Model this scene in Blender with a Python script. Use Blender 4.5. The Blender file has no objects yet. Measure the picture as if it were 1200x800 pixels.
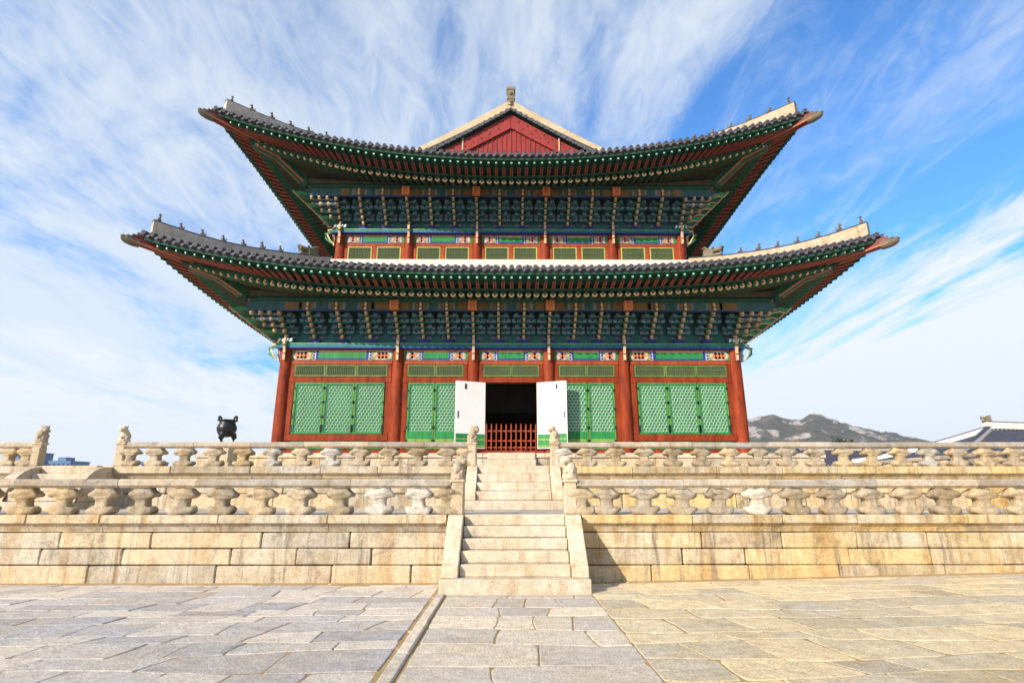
import bpy, bmesh, math, random
from mathutils import Vector, Matrix, noise as mnoise
R = math.radians
rnd = random.Random(7)
C = bpy.context.scene.collection
SC = bpy.context.scene

# ------------------------------------------------------------------ camera, sky, sun, exposure
cam_d = bpy.data.cameras.new('camera'); cam = bpy.data.objects.new('camera', cam_d); C.objects.link(cam)
cam_d.sensor_width = 36.0; cam_d.lens = 20.01; cam_d.clip_start = 0.1; cam_d.clip_end = 9000
cam.location = (-0.14, 0.0, 1.82)
cam.rotation_euler = (R(90 + 14.7), 0, -math.atan(4.6 / 667))
SC.camera = cam

SUN_AZ, SUN_EL = 45.0, 25.0          # light travels towards +x +y, from behind-left of the camera
sun_d = bpy.data.lights.new('sun', 'SUN'); sun = bpy.data.objects.new('sun', sun_d); C.objects.link(sun)
sun_d.energy = 4.9; sun_d.angle = R(0.5); sun_d.color = (1.0, 0.90, 0.77)
sdir = Vector((math.sin(R(SUN_AZ)) * math.cos(R(SUN_EL)), math.cos(R(SUN_AZ)) * math.cos(R(SUN_EL)), -math.sin(R(SUN_EL))))
sun.rotation_euler = sdir.to_track_quat('-Z', 'Y').to_euler()
sun.location = (-40, -40, 40)

W = bpy.data.worlds.new('World'); SC.world = W; W.use_nodes = True
wn, wl = W.node_tree.nodes, W.node_tree.links
wn.clear()
def N(t, **kw):
    n = wn.new(t)
    for k, v in kw.items(): setattr(n, k, v)
    return n
out = N('ShaderNodeOutputWorld'); bg = N('ShaderNodeBackground'); bg.inputs['Strength'].default_value = 0.14
sky = N('ShaderNodeTexSky'); sky.sky_type = 'NISHITA'; sky.sun_disc = False
sky.sun_elevation = R(SUN_EL); sky.sun_rotation = R(180 + SUN_AZ)
sky.air_density = 1.0; sky.dust_density = 0.6; sky.ozone_density = 2.2
tc = N('ShaderNodeTexCoord'); sep = N('ShaderNodeSeparateXYZ'); wl.new(tc.outputs['Generated'], sep.inputs[0])
def wmath(op, a, b=None, c=None):
    m = N('ShaderNodeMath', operation=op)
    for i, v in enumerate((a, b, c)):
        if v is None: continue
        if isinstance(v, (int, float)): m.inputs[i].default_value = v
        else: wl.new(v, m.inputs[i])
    return m.outputs[0]
zc = wmath('ADD', wmath('MAXIMUM', sep.outputs[2], 0.0), 0.10)
px_, py_ = wmath('DIVIDE', sep.outputs[0], zc), wmath('DIVIDE', sep.outputs[1], zc)
def wnoise(sx, sy, rot, scale, detail, rough, dist, off=(0, 0, 0)):
    cmb = N('ShaderNodeCombineXYZ'); wl.new(px_, cmb.inputs[0]); wl.new(py_, cmb.inputs[1])
    mp = N('ShaderNodeMapping'); mp.inputs['Rotation'].default_value = (0, 0, R(rot)); mp.inputs['Scale'].default_value = (sx, sy, 1)
    mp.inputs['Location'].default_value = off
    wl.new(cmb.outputs[0], mp.inputs[0])
    n = N('ShaderNodeTexNoise'); n.inputs['Scale'].default_value = scale; n.inputs['Detail'].default_value = detail
    n.inputs['Roughness'].default_value = rough; n.inputs['Distortion'].default_value = dist
    wl.new(mp.outputs[0], n.inputs['Vector']); return n.outputs[0]
def wramp(fac, stops):
    r = N('ShaderNodeValToRGB'); e = r.color_ramp.elements
    e[0].position, e[0].color = stops[0][0], (stops[0][1],) * 3 + (1,)
    e[1].position, e[1].color = stops[1][0], (stops[1][1],) * 3 + (1,)
    r.color_ramp.interpolation = 'EASE'
    wl.new(fac, r.inputs[0]); return r.outputs[0]
def lin(a, b_, c_): return wmath('ADD', wmath('ADD', wmath('MULTIPLY', px_, a), wmath('MULTIPLY', py_, b_)), c_)
soft = wnoise(1.0, 0.72, 20, 1.15, 9, 0.56, 0.9, (12.6, 3.3, 0))          # soft high cirrus sheets
wisp = wnoise(3.0, 0.6, -24, 2.2, 10, 0.66, 0.9, (1.3, 5.2, 0))         # long thin streaks
fine = wnoise(4.2, 1.7, 16, 2.6, 9, 0.66, 1.6, (8.3, 1.2, 0))            # combed texture inside the sheets
bias = wmath('MULTIPLY', wmath('MINIMUM', wmath('MAXIMUM', px_, -2.0), 1.9), -0.085)   # the sheet is thicker to the left
sv = wmath('ADD', wmath('ADD', soft, bias), wmath('MULTIPLY', wmath('SUBTRACT', fine, 0.5), 0.21))
soft_v = wramp(sv, [(0.395, 0.0), (0.67, 0.90)])
wisp_v = wramp(wisp, [(0.50, 0.0), (0.80, 0.5)])
bank = wnoise(1.6, 0.55, 60, 1.3, 10, 0.64, 0.6, (2.3, 6.1, 0))            # a bank low over the horizon, higher to the right
edge = wmath('ADD', wmath('ADD', 0.13, wmath('MULTIPLY', wmath('MAXIMUM', sep.outputs[0], 0.0), 0.34)), wmath('MULTIPLY', wmath('MAXIMUM', wmath('MULTIPLY', sep.outputs[0], -1.0), 0.0), 0.12))
edge = wmath('ADD', edge, wmath('MULTIPLY', wmath('SUBTRACT', bank, 0.5), 0.55))
bank_v = wmath('MULTIPLY', wramp(wmath('ADD', wmath('SUBTRACT', edge, sep.outputs[2]), 0.5), [(0.48, 0.0), (0.60, 1.0)]), 0.92)
veil = wramp(sep.outputs[2], [(0.0, 0.75), (0.13, 0.0)])                 # pale veil right on the horizon
bank_v = wmath('MAXIMUM', bank_v, veil)
inv = wmath('MULTIPLY', wmath('SUBTRACT', 1.0, soft_v), wmath('SUBTRACT', 1.0, wisp_v))
inv = wmath('MULTIPLY', inv, wmath('SUBTRACT', 1.0, bank_v))
cl = wmath('MULTIPLY', wmath('SUBTRACT', 1.0, inv), 0.95)
skyg = N('ShaderNodeMix', data_type='RGBA', blend_type='MULTIPLY'); skyg.inputs[0].default_value = 1.0
wl.new(sky.outputs[0], skyg.inputs[6]); skyg.inputs[7].default_value = (0.44, 0.98, 1.46, 1)
mx = N('ShaderNodeMix', data_type='RGBA'); wl.new(cl, mx.inputs[0]); wl.new(skyg.outputs[2], mx.inputs[6])
mx.inputs[7].default_value = (4.2, 4.6, 4.95, 1)
mx2 = N('ShaderNodeMix', data_type='RGBA'); wl.new(wmath('MULTIPLY', bank_v, 0.8), mx2.inputs[0]); wl.new(mx.outputs[2], mx2.inputs[6]); mx2.inputs[7].default_value = (4.9, 5.1, 5.25, 1)
wl.new(mx2.outputs[2], bg.inputs[0]); wl.new(bg.outputs[0], out.inputs[0])

SC.view_settings.view_transform = 'Standard'; SC.view_settings.look = 'None'
SC.view_settings.exposure = 0.50; SC.view_settings.gamma = 1.0
SC.cycles.max_bounces = 6; SC.cycles.diffuse_bounces = 4

# ------------------------------------------------------------------ helpers
class MB:
    """collects shapes and links them as ONE mesh object"""
    def __init__(s): s.v = []; s.f = []; s.m = []; s.sm = []
    def add(s, vs, fs, m=0, smooth=False):
        b = len(s.v); s.v += [tuple(v) for v in vs]
        for f in fs: s.f.append([b + i for i in f]); s.m.append(m); s.sm.append(smooth)
    def box(s, x0, x1, y0, y1, z0, z1, m=0):
        s.add([(x0,y0,z0),(x1,y0,z0),(x1,y1,z0),(x0,y1,z0),(x0,y0,z1),(x1,y0,z1),(x1,y1,z1),(x0,y1,z1)],
              [(0,3,2,1),(4,5,6,7),(0,1,5,4),(1,2,6,5),(2,3,7,6),(3,0,4,7)], m)
    def cbox(s, x0, x1, y0, y1, z0, z1, b=0.02, m=0, jit=0.0):
        """box with chamfered edges"""
        vs = []; idx = {}
        for i, (x, sx) in enumerate(((x0, 1), (x1, -1))):
            for j, (y, sy) in enumerate(((y0, 1), (y1, -1))):
                for k, (z, sz) in enumerate(((z0, 1), (z1, -1))):
                    jx, jy, jz = (rnd.uniform(-jit, jit) for _ in range(3)) if jit else (0, 0, 0)
                    for ax in range(3):
                        idx[i, j, k, ax] = len(vs)
                        vs.append((x + sx * b * (ax != 0) + jx, y + sy * b * (ax != 1) + jy, z + sz * b * (ax != 2) + jz))
        I = lambda i, j, k, a: idx[i, j, k, a]
        fs = []
        for i in (0, 1): fs.append([I(i,0,0,0), I(i,0,1,0), I(i,1,1,0), I(i,1,0,0)] if i == 0 else [I(i,0,0,0), I(i,1,0,0), I(i,1,1,0), I(i,0,1,0)])
        for j in (0, 1): fs.append([I(0,j,0,1), I(1,j,0,1), I(1,j,1,1), I(0,j,1,1)] if j == 0 else [I(0,j,0,1), I(0,j,1,1), I(1,j,1,1), I(1,j,0,1)])
        for k in (0, 1): fs.append([I(0,0,k,2), I(0,1,k,2), I(1,1,k,2), I(1,0,k,2)] if k == 0 else [I(0,0,k,2), I(1,0,k,2), I(1,1,k,2), I(0,1,k,2)])
        for i in (0, 1):
            for j in (0, 1): fs.append([I(i,j,0,0), I(i,j,1,0), I(i,j,1,1), I(i,j,0,1)])
            for k in (0, 1): fs.append([I(i,0,k,0), I(i,1,k,0), I(i,1,k,2), I(i,0,k,2)])
        for j in (0, 1):
            for k in (0, 1): fs.append([I(0,j,k,1), I(1,j,k,1), I(1,j,k,2), I(0,j,k,2)])
        for i in (0, 1):
            for j in (0, 1):
                for k in (0, 1): fs.append([I(i,j,k,0), I(i,j,k,1), I(i,j,k,2)])
        s.add(vs, fs, m)
    def prism(s, poly, lo, hi, axis='x', m=0):
        """polygon in the other two axes, extruded along axis"""
        n = len(poly); vs = []
        for t in (lo, hi):
            for a, b in poly:
                vs.append((t, a, b) if axis == 'x' else (a, t, b) if axis == 'y' else (a, b, t))
        s.add(vs, [list(range(n))[::-1], list(range(n, 2 * n))] + [(i, (i + 1) % n, n + (i + 1) % n, n + i) for i in range(n)], m)
    def tube(s, path, r, n=8, m=0, caps=True, smooth=True, up=Vector((0, 0, 1)), r2=None, arc=None):
        """swept tube; r may be a list; r2 = vertical radius"""
        P = [Vector(p) for p in path]; vs = []
        for i, p in enumerate(P):
            d = (P[min(i + 1, len(P) - 1)] - P[max(i - 1, 0)]).normalized()
            sd = d.cross(up)
            sd = sd.normalized() if sd.length > 1e-5 else Vector((1, 0, 0))
            uu = sd.cross(d).normalized()
            ri = r[i] if isinstance(r, (list, tuple)) else r
            rv = ri if r2 is None else r2
            for k in range(n):
                a = 2 * math.pi * k / n if arc is None else arc[0] + (arc[1] - arc[0]) * k / (n - 1)
                vs.append(p + sd * ri * math.cos(a) + uu * rv * math.sin(a))
        fs = []
        kk = n if arc is None else n - 1
        for i in range(len(P) - 1):
            for k in range(kk): fs.append((i * n + k, i * n + (k + 1) % n, (i + 1) * n + (k + 1) % n, (i + 1) * n + k))
        s.add(vs, fs, m, smooth)
        if caps:
            s.add(vs[:n], [list(range(n))[::-1]], m); s.add(vs[-n:], [list(range(n))], m)
    def beam(s, path, w, h, m=0, up=Vector((0, 0, 1))):
        """rectangular section swept along a path; path is the middle of its bottom"""
        P = [Vector(p) for p in path]; vs = []
        for i, p in enumerate(P):
            d = (P[min(i + 1, len(P) - 1)] - P[max(i - 1, 0)]).normalized()
            sd = d.cross(up).normalized()
            ww = w[i] if isinstance(w, (list, tuple)) else w
            hh = h[i] if isinstance(h, (list, tuple)) else h
            vs += [p - sd * ww / 2, p + sd * ww / 2, p + sd * ww / 2 + up * hh, p - sd * ww / 2 + up * hh]
        fs = [(0, 1, 2, 3)]; L = (len(P) - 1) * 4
        fs.append((L + 3, L + 2, L + 1, L))
        for i in range(len(P) - 1):
            for k in range(4): fs.append((i*4+k, (i+1)*4+k, (i+1)*4+(k+1)%4, i*4+(k+1)%4))
        s.add(vs, fs, m)
    def lathe(s, prof, c=(0, 0, 0), n=16, m=0, ey=1.0, smooth=True, pw=None):
        """profile (radius, z) turned about z; ey squashes depth"""
        vs = []
        for r, z in prof:
            for k in range(n):
                a = 2 * math.pi * k / n
                vs.append((c[0] + r * math.cos(a), c[1] + r * ey * math.sin(a), c[2] + z))
        fs = []
        for i in range(len(prof) - 1):
            for k in range(n): fs.append((i*n+k, i*n+(k+1)%n, (i+1)*n+(k+1)%n, (i+1)*n+k))
        s.add(vs, fs, m, smooth)
        s.add(vs[:n], [list(range(n))[::-1]], m); s.add(vs[-n:], [list(range(n))], m)
    def ball(s, c, r, m=0, n=10, k=7):
        rx, ry, rz = r if isinstance(r, (tuple, list)) else (r, r, r)
        vs = [(c[0], c[1], c[2] - rz)]
        for i in range(1, k):
            t = -math.pi / 2 + math.pi * i / k
            for j in range(n):
                a = 2 * math.pi * j / n
                vs.append((c[0] + rx*math.cos(t)*math.cos(a), c[1] + ry*math.cos(t)*math.sin(a), c[2] + rz*math.sin(t)))
        vs.append((c[0], c[1], c[2] + rz)); T = len(vs) - 1
        fs = [(0, 1 + (j + 1) % n, 1 + j) for j in range(n)]
        for i in range(k - 2):
            for j in range(n): fs.append((1+i*n+j, 1+i*n+(j+1)%n, 1+(i+1)*n+(j+1)%n, 1+(i+1)*n+j))
        fs += [(T, 1 + (k-2)*n + j, 1 + (k-2)*n + (j + 1) % n) for j in range(n)]
        s.add(vs, fs, m, True)
    def disc(s, c, r, nrm_y=-1, n=8, m=0):
        s.add([(c[0] + r * math.cos(2*math.pi*k/n), c[1], c[2] + r * math.sin(2*math.pi*k/n)) for k in range(n)], [list(range(n))], m)
    def sheet(s, rows, m=0, smooth=True):
        n = len(rows[0]); vs = [p for r in rows for p in r]
        s.add(vs, [(i*n+k, i*n+k+1, (i+1)*n+k+1, (i+1)*n+k) for i in range(len(rows)-1) for k in range(n-1)], m, smooth)
    def mesh(s, name, mats, origin=(0, 0, 0), fix=True):
        me = bpy.data.meshes.new(name)
        o = origin
        me.from_pydata([(v[0]-o[0], v[1]-o[1], v[2]-o[2]) for v in s.v], [], s.f)
        for m in (mats if isinstance(mats, (list, tuple)) else [mats]): me.materials.append(m)
        me.polygons.foreach_set('material_index', s.m); me.polygons.foreach_set('use_smooth', s.sm)
        if fix:
            bm = bmesh.new(); bm.from_mesh(me); bmesh.ops.recalc_face_normals(bm, faces=bm.faces[:]); bm.to_mesh(me); bm.free()
        me.update(); return me
    def build(s, name, mats, parent=None, loc=None, origin=None, fix=True):
        """vertices are in world space unless loc is given (then they are local to loc, itself local to the parent)"""
        og = (0, 0, 0) if loc is not None else ORG.get(parent, (0, 0, 0)) if parent else (origin or (0, 0, 0))
        ob = bpy.data.objects.new(name, s.mesh(name, mats, og, fix)); C.objects.link(ob)
        if parent: ob.parent = parent; ORG[ob] = ORG.get(parent, (0, 0, 0))
        if loc is not None: ob.location = loc; 
        elif not parent and origin: ob.location = origin
        return ob
ORG = {}
def put(name, me, parent, loc, rz=0.0, scale=None):
    """one more object on an existing mesh"""
    ob = bpy.data.objects.new(name, me); C.objects.link(ob)
    if parent: ob.parent = parent
    ob.location = loc; ob.rotation_euler = (0, 0, rz)
    if scale: ob.scale = scale
    return ob
def thing(name, label, cat, loc=(0, 0, 0), group=None):
    o = bpy.data.objects.new(name, None); C.objects.link(o); o.location = loc; o.empty_display_size = 0.3
    o['label'] = label; o['category'] = cat
    if group: o['group'] = group
    ORG[o] = tuple(loc); return o
def structure(o): o['kind'] = 'structure'; return o
def loc_of(t, p): return (p[0]-ORG[t][0], p[1]-ORG[t][1], p[2]-ORG[t][2])

# ------------------------------------------------------------------ materials
def newmat(name):
    m = bpy.data.materials.new(name); m.use_nodes = True
    nt = m.node_tree; b = nt.nodes['Principled BSDF']; return m, nt, b
class NT:
    def __init__(s, nt): s.n = nt.nodes; s.l = nt.links
    def new(s, t, **kw):
        n = s.n.new(t)
        for k, v in kw.items(): setattr(n, k, v)
        return n
    def pos(s, scale=(1, 1, 1), obj=False):
        if obj: src = s.new('ShaderNodeTexCoord').outputs['Object']
        else: src = s.new('ShaderNodeNewGeometry').outputs['Position']
        mp = s.new('ShaderNodeMapping'); mp.inputs['Scale'].default_value = scale
        s.l.new(src, mp.inputs[0]); return mp.outputs[0]
    def noise(s, vec, scale, detail=5, rough=0.6, dist=0.0):
        n = s.new('ShaderNodeTexNoise'); n.inputs['Scale'].default_value = scale; n.inputs['Detail'].default_value = detail
        n.inputs['Roughness'].default_value = rough; n.inputs['Distortion'].default_value = dist
        s.l.new(vec, n.inputs['Vector']); return n.outputs[0]
    def ramp(s, fac, a, b, ca=(0, 0, 0, 1), cb=(1, 1, 1, 1)):
        r = s.new('ShaderNodeValToRGB'); e = r.color_ramp.elements
        e[0].position, e[0].color = a, ca; e[1].position, e[1].color = b, cb
        s.l.new(fac, r.inputs[0]); return r.outputs[0]
    def mix(s, fac, a, b, mode='MIX'):
        m = s.new('ShaderNodeMix', data_type='RGBA', blend_type=mode)
        for i, v in ((0, fac), (6, a), (7, b)):
            if isinstance(v, (int, float)): m.inputs[i].default_value = v
            elif isinstance(v, tuple): m.inputs[i].default_value = v if len(v) == 4 else v + (1,)
            else: s.l.new(v, m.inputs[i])
        return m.outputs[2]
    def math(s, op, a, b=None):
        m = s.new('ShaderNodeMath', operation=op)
        for i, v in enumerate((a, b)):
            if v is None: continue
            if isinstance(v, (int, float)): m.inputs[i].default_value = v
            else: s.l.new(v, m.inputs[i])
        return m.outputs[0]
    def bump(s, h, b, strength=0.3, dist=0.02):
        n = s.new('ShaderNodeBump'); n.inputs['Strength'].default_value = strength; n.inputs['Distance'].default_value = dist
        s.l.new(h, n.inputs['Height']); s.l.new(n.outputs[0], b.inputs['Normal'])
def stone(name, base, tan, dark, stain=0.5, grime=0.5, island=0.25, rough=0.85, bump=0.35, sand=None, obj_rand=0.0, streaks=0.0):
    m, nt, b = newmat(name); t = NT(nt); p = t.pos()
    c = t.mix(t.ramp(t.noise(p, 0.9, 4, 0.6), 0.35, 0.68), base, tan)
    geo = t.new('ShaderNodeNewGeometry'); isl = geo.outputs['Random Per Island']
    if obj_rand: isl = t.new('ShaderNodeObjectInfo').outputs['Random']
    c = t.mix(t.math('MULTIPLY', t.ramp(isl, 0.25, 1.0), island * 2.2), c, tan)
    c = t.mix(t.math('MULTIPLY', t.ramp(t.noise(t.pos((2.6, 2.6, 0.35)), 1.1, 5, 0.65, 0.4), 0.50, 0.72), stain), c, (0.34, 0.19, 0.055, 1))
    if streaks:
        st = t.noise(t.pos((3.4, 3.4, 0.22)), 1.6, 6, 0.7, 0.5)
        c = t.mix(t.math('MULTIPLY', t.ramp(st, 0.53, 0.70), streaks), c, (0.20, 0.155, 0.105, 1))
    g = t.math('MULTIPLY', t.ramp(t.noise(p, 1.7, 9, 0.72, 0.6), 0.54, 0.74), grime)
    c = t.mix(g, c, dark)
    sp = t.noise(p, 42, 3, 0.75); c = t.mix(0.8, c, t.ramp(sp, 0.28, 0.72, (0.56, 0.54, 0.52, 1), (1.52, 1.50, 1.46, 1)), 'MULTIPLY')
    bl = t.noise(p, 6, 8, 0.78); c = t.mix(0.75, c, t.ramp(bl, 0.28, 0.75, (0.64, 0.62, 0.59, 1), (1.32, 1.32, 1.31, 1)), 'MULTIPLY')
    v = t.new('ShaderNodeHueSaturation'); v.inputs['Fac'].default_value = 1
    vr = t.math('ADD', t.math('MULTIPLY', isl, 0.46 if not obj_rand else 0.42), 0.76)
    t.l.new(vr, v.inputs['Value']); t.l.new(c, v.inputs['Color']); c = v.outputs[0]
    t.l.new(c, b.inputs['Base Color']); b.inputs['Roughness'].default_value = rough
    b.inputs['Specular IOR Level'].default_value = 0.25
    h = t.math('ADD', t.math('MULTIPLY', t.noise(p, 17, 8, 0.78), 1.5), t.math('MULTIPLY', t.noise(p, 3.5, 4, 0.6), 1.6))
    t.bump(h, b, bump, 0.03); return m
def paint(name, col, wear=0.25, rough=0.55, dark=None, streak=True, spec=0.3, scale=3.0):
    m, nt, b = newmat(name); t = NT(nt); p = t.pos()
    d = dark or tuple(x * 0.45 for x in col)
    n1 = t.noise(t.pos((scale, scale, scale * 0.25) if streak else (scale,) * 3), 1.2, 7, 0.7, 0.3)
    c = t.mix(t.math('MULTIPLY', t.ramp(n1, 0.42, 0.75), wear * 2), tuple(col) + (1,), tuple(d) + (1,))
    if streak:
        gr = t.noise(t.pos((34, 34, 1.1)), 1.0, 5, 0.7, 0.2)
        c = t.mix(0.8, c, t.ramp(gr, 0.32, 0.62, (0.55, 0.52, 0.50, 1), (1.15, 1.15, 1.15, 1)), 'MULTIPLY')
        lo = t.noise(t.pos((1.2, 1.2, 0.6)), 1.0, 6, 0.7, 0.5)
        c = t.mix(t.math('MULTIPLY', t.ramp(lo, 0.5, 0.75), wear * 0.7), c, tuple(min(1, x * 1.5 + 0.02) for x in col) + (1,))
    n2 = t.noise(p, 26, 4, 0.7)
    c = t.mix(0.5, c, t.ramp(n2, 0.3, 0.75, (0.78, 0.78, 0.78, 1), (1.12, 1.12, 1.12, 1)), 'MULTIPLY')
    t.l.new(c, b.inputs['Base Color']); b.inputs['Roughness'].default_value = rough; b.inputs['Specular IOR Level'].default_value = spec
    t.bump(t.noise(t.pos((10, 10, 2)), 4, 4, 0.6), b, 0.12, 0.01); return m

CREAM, TAN, GRIME = (0.60, 0.53, 0.43, 1), (0.50, 0.37, 0.20, 1), (0.13, 0.115, 0.10, 1)
M_wall = stone('terrace_stone', (0.62, 0.565, 0.475, 1), (0.48, 0.385, 0.245, 1), (0.13, 0.105, 0.08, 1), 0.75, 0.95, 0.46, streaks=0.9)
M_wallr = stone('stained_glow_tinted_terrace_stone', (0.66, 0.59, 0.47, 1), (0.53, 0.39, 0.18, 1), (0.15, 0.11, 0.07, 1), 0.95, 0.9, 0.46, streaks=0.85)  # right-hand walls: golden glow put into the colour, over ochre stains
M_stair = stone('stair_stone', (0.62, 0.57, 0.49, 1), (0.52, 0.42, 0.28, 1), (0.19, 0.16, 0.12, 1), 0.5, 0.55, 0.26)
M_rail = stone('rail_stone', (0.47, 0.435, 0.385, 1), (0.39, 0.32, 0.23, 1), (0.11, 0.10, 0.095, 1), 0.3, 1.0, 0.3, streaks=0.4)
M_bal = stone('baluster_stone', (0.50, 0.44, 0.35, 1), (0.43, 0.33, 0.19, 1), (0.13, 0.105, 0.08, 1), 0.5, 1.0, 0.3, obj_rand=1, bump=0.7)
M_balw = stone('pale_baluster_stone', (0.53, 0.505, 0.455, 1), (0.48, 0.43, 0.35, 1), (0.25, 0.22, 0.2, 1), 0.2, 0.6, 0.1, obj_rand=1, bump=0.5)
M_post = stone('post_stone', (0.56, 0.49, 0.39, 1), (0.47, 0.36, 0.22, 1), (0.17, 0.14, 0.12, 1), 0.35, 0.5, 0.1)
M_floor = stone('terrace_floor_stone', (0.52, 0.48, 0.43, 1), (0.46, 0.40, 0.31, 1), (0.2, 0.17, 0.14, 1), 0.2, 0.3, 0.2)
M_pave = stone('paving_stone', (0.68, 0.655, 0.655, 1), (0.70, 0.61, 0.50, 1), (0.25, 0.21, 0.19, 1), 0.16, 0.5, 0.46, bump=1.0)
M_paver = stone('sandy_glow_tinted_paving_stone', (0.76, 0.68, 0.54, 1), (0.76, 0.60, 0.35, 1), (0.27, 0.21, 0.15, 1), 0.26, 0.38, 0.42, bump=1.0)  # right-hand paving: sandy stone with a golden glow mixed into its colour
M_path = stone('path_stone', (0.75, 0.685, 0.60, 1), (0.74, 0.62, 0.46, 1), (0.26, 0.22, 0.19, 1), 0.16, 0.42, 0.42, bump=0.9)
def mk_sand():
    m, nt, b = newmat('sandy_ground'); t = NT(nt); p = t.pos()
    c = t.mix(t.ramp(t.noise(p, 1.6, 7, 0.7), 0.35, 0.7), (0.38, 0.26, 0.12, 1), (0.55, 0.39, 0.20, 1))
    c = t.mix(0.7, c, t.ramp(t.noise(p, 40, 4, 0.75), 0.3, 0.75, (0.65, 0.63, 0.6, 1), (1.2, 1.2, 1.2, 1)), 'MULTIPLY')
    t.l.new(c, b.inputs['Base Color']); b.inputs['Roughness'].default_value = 0.95; b.inputs['Specular IOR Level'].default_value = 0.1
    t.bump(t.noise(p, 30, 6, 0.75), b, 0.5, 0.02); return m
M_sand = mk_sand()
M_mortar = paint('dark_joint', (0.05, 0.037, 0.022), 0.3, 0.95, spec=0.05)

M_red = paint('vermilion_paint', (0.29, 0.046, 0.011), 0.6, 0.62, (0.12, 0.016, 0.009), spec=0.15)
M_redb = paint('orange_red_paint', (0.38, 0.066, 0.014), 0.5, 0.62, (0.19, 0.026, 0.011))
M_maroon = paint('maroon_paint', (0.20, 0.040, 0.030), 0.3, 0.6, (0.07, 0.015, 0.012))
M_gablered = paint('gable_red_paint', (0.33, 0.040, 0.034), 0.4, 0.7, (0.18, 0.02, 0.018))
M_green = paint('door_green_paint', (0.022, 0.26, 0.06), 0.35, 0.5, (0.010, 0.10, 0.03))
M_lime = paint('yellow_green_paint', (0.24, 0.36, 0.075), 0.3, 0.55)
M_dgreen = paint('dark_green_paint', (0.020, 0.135, 0.075), 0.35, 0.6, (0.006, 0.04, 0.025))
M_teal = paint('teal_paint', (0.035, 0.165, 0.16), 0.3, 0.6, (0.006, 0.05, 0.05))
M_teal2 = paint('bright_teal_paint', (0.02, 0.22, 0.20), 0.35, 0.55, (0.01, 0.07, 0.16))
M_blue = paint('ultramarine_paint', (0.022, 0.040, 0.30), 0.25, 0.55)
M_slate = paint('slate_blue_paint', (0.19, 0.27, 0.34), 0.45, 0.6, (0.022, 0.05, 0.06))
M_slate2 = paint('violet_grey_paint', (0.32, 0.26, 0.34), 0.45, 0.6, (0.03, 0.05, 0.06))
M_cream = paint('cream_paint', (0.72, 0.55, 0.34), 0.25, 0.55, (0.45, 0.24, 0.1))
M_pink = paint('pink_paint', (0.70, 0.34, 0.26), 0.2, 0.55)
M_yellow = paint('yellow_paint', (0.72, 0.52, 0.08), 0.2, 0.55)
M_white = paint('white_paint', (0.82, 0.82, 0.79), 0.10, 0.55, (0.66, 0.64, 0.58), streak=False, scale=1.2)
M_orange = paint('orange_paint', (0.68, 0.20, 0.06), 0.25, 0.5)
M_brown = paint('ochre_brown_paint', (0.25, 0.12, 0.035), 0.4, 0.6)
M_wing = paint('olive_lattice_paint', (0.075, 0.115, 0.035), 0.3, 0.6)
M_paper = paint('window_paper', (0.84, 0.88, 0.80), 0.1, 0.7, streak=False)
M_paperd = paint('aged_window_paper', (0.17, 0.19, 0.10), 0.2, 0.7, streak=False)
M_iron = paint('black_iron', (0.025, 0.024, 0.024), 0.3, 0.5)
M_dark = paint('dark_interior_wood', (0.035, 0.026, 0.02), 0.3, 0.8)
M_tile = paint('grey_roof_tile', (0.060, 0.059, 0.070), 0.5, 0.7, (0.035, 0.033, 0.037), streak=False, scale=1.5)
M_tilee = paint('tile_end_grey', (0.115, 0.112, 0.125), 0.55, 0.7, (0.035, 0.035, 0.042), streak=False, scale=6)
M_plaster = stone('ridge_plaster', (0.54, 0.505, 0.45, 1), (0.43, 0.37, 0.29, 1), (0.11, 0.105, 0.10, 1), 0.15, 1.0, 0.1, bump=0.3, streaks=0.5)
M_plasterw = stone('white_ridge_plaster', (0.74, 0.71, 0.66, 1), (0.66, 0.60, 0.52, 1), (0.30, 0.27, 0.25, 1), 0.1, 0.35, 0.1, bump=0.15)
M_fig = stone('fired_clay', (0.13, 0.12, 0.11, 1), (0.18, 0.14, 0.10, 1), (0.04, 0.04, 0.04, 1), 0.1, 0.6, 0.2, bump=0.2)
M_finial = stone('ridge_finial_clay', (0.24, 0.215, 0.16, 1), (0.17, 0.14, 0.085, 1), (0.09, 0.08, 0.06, 1), 0.1, 0.8, 0.2, bump=0.4)
def mk_bronze():
    m, nt, b = newmat('dark_bronze'); t = NT(nt); p = t.pos()
    c = t.mix(t.ramp(t.noise(p, 7, 6, 0.7), 0.4, 0.7), (0.030, 0.032, 0.034, 1), (0.075, 0.075, 0.07, 1))
    t.l.new(c, b.inputs['Base Color']); b.inputs['Metallic'].default_value = 0.75; b.inputs['Roughness'].default_value = 0.42
    t.bump(t.noise(p, 30, 4, 0.6), b, 0.15, 0.01); return m
M_bronze = mk_bronze()

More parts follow.
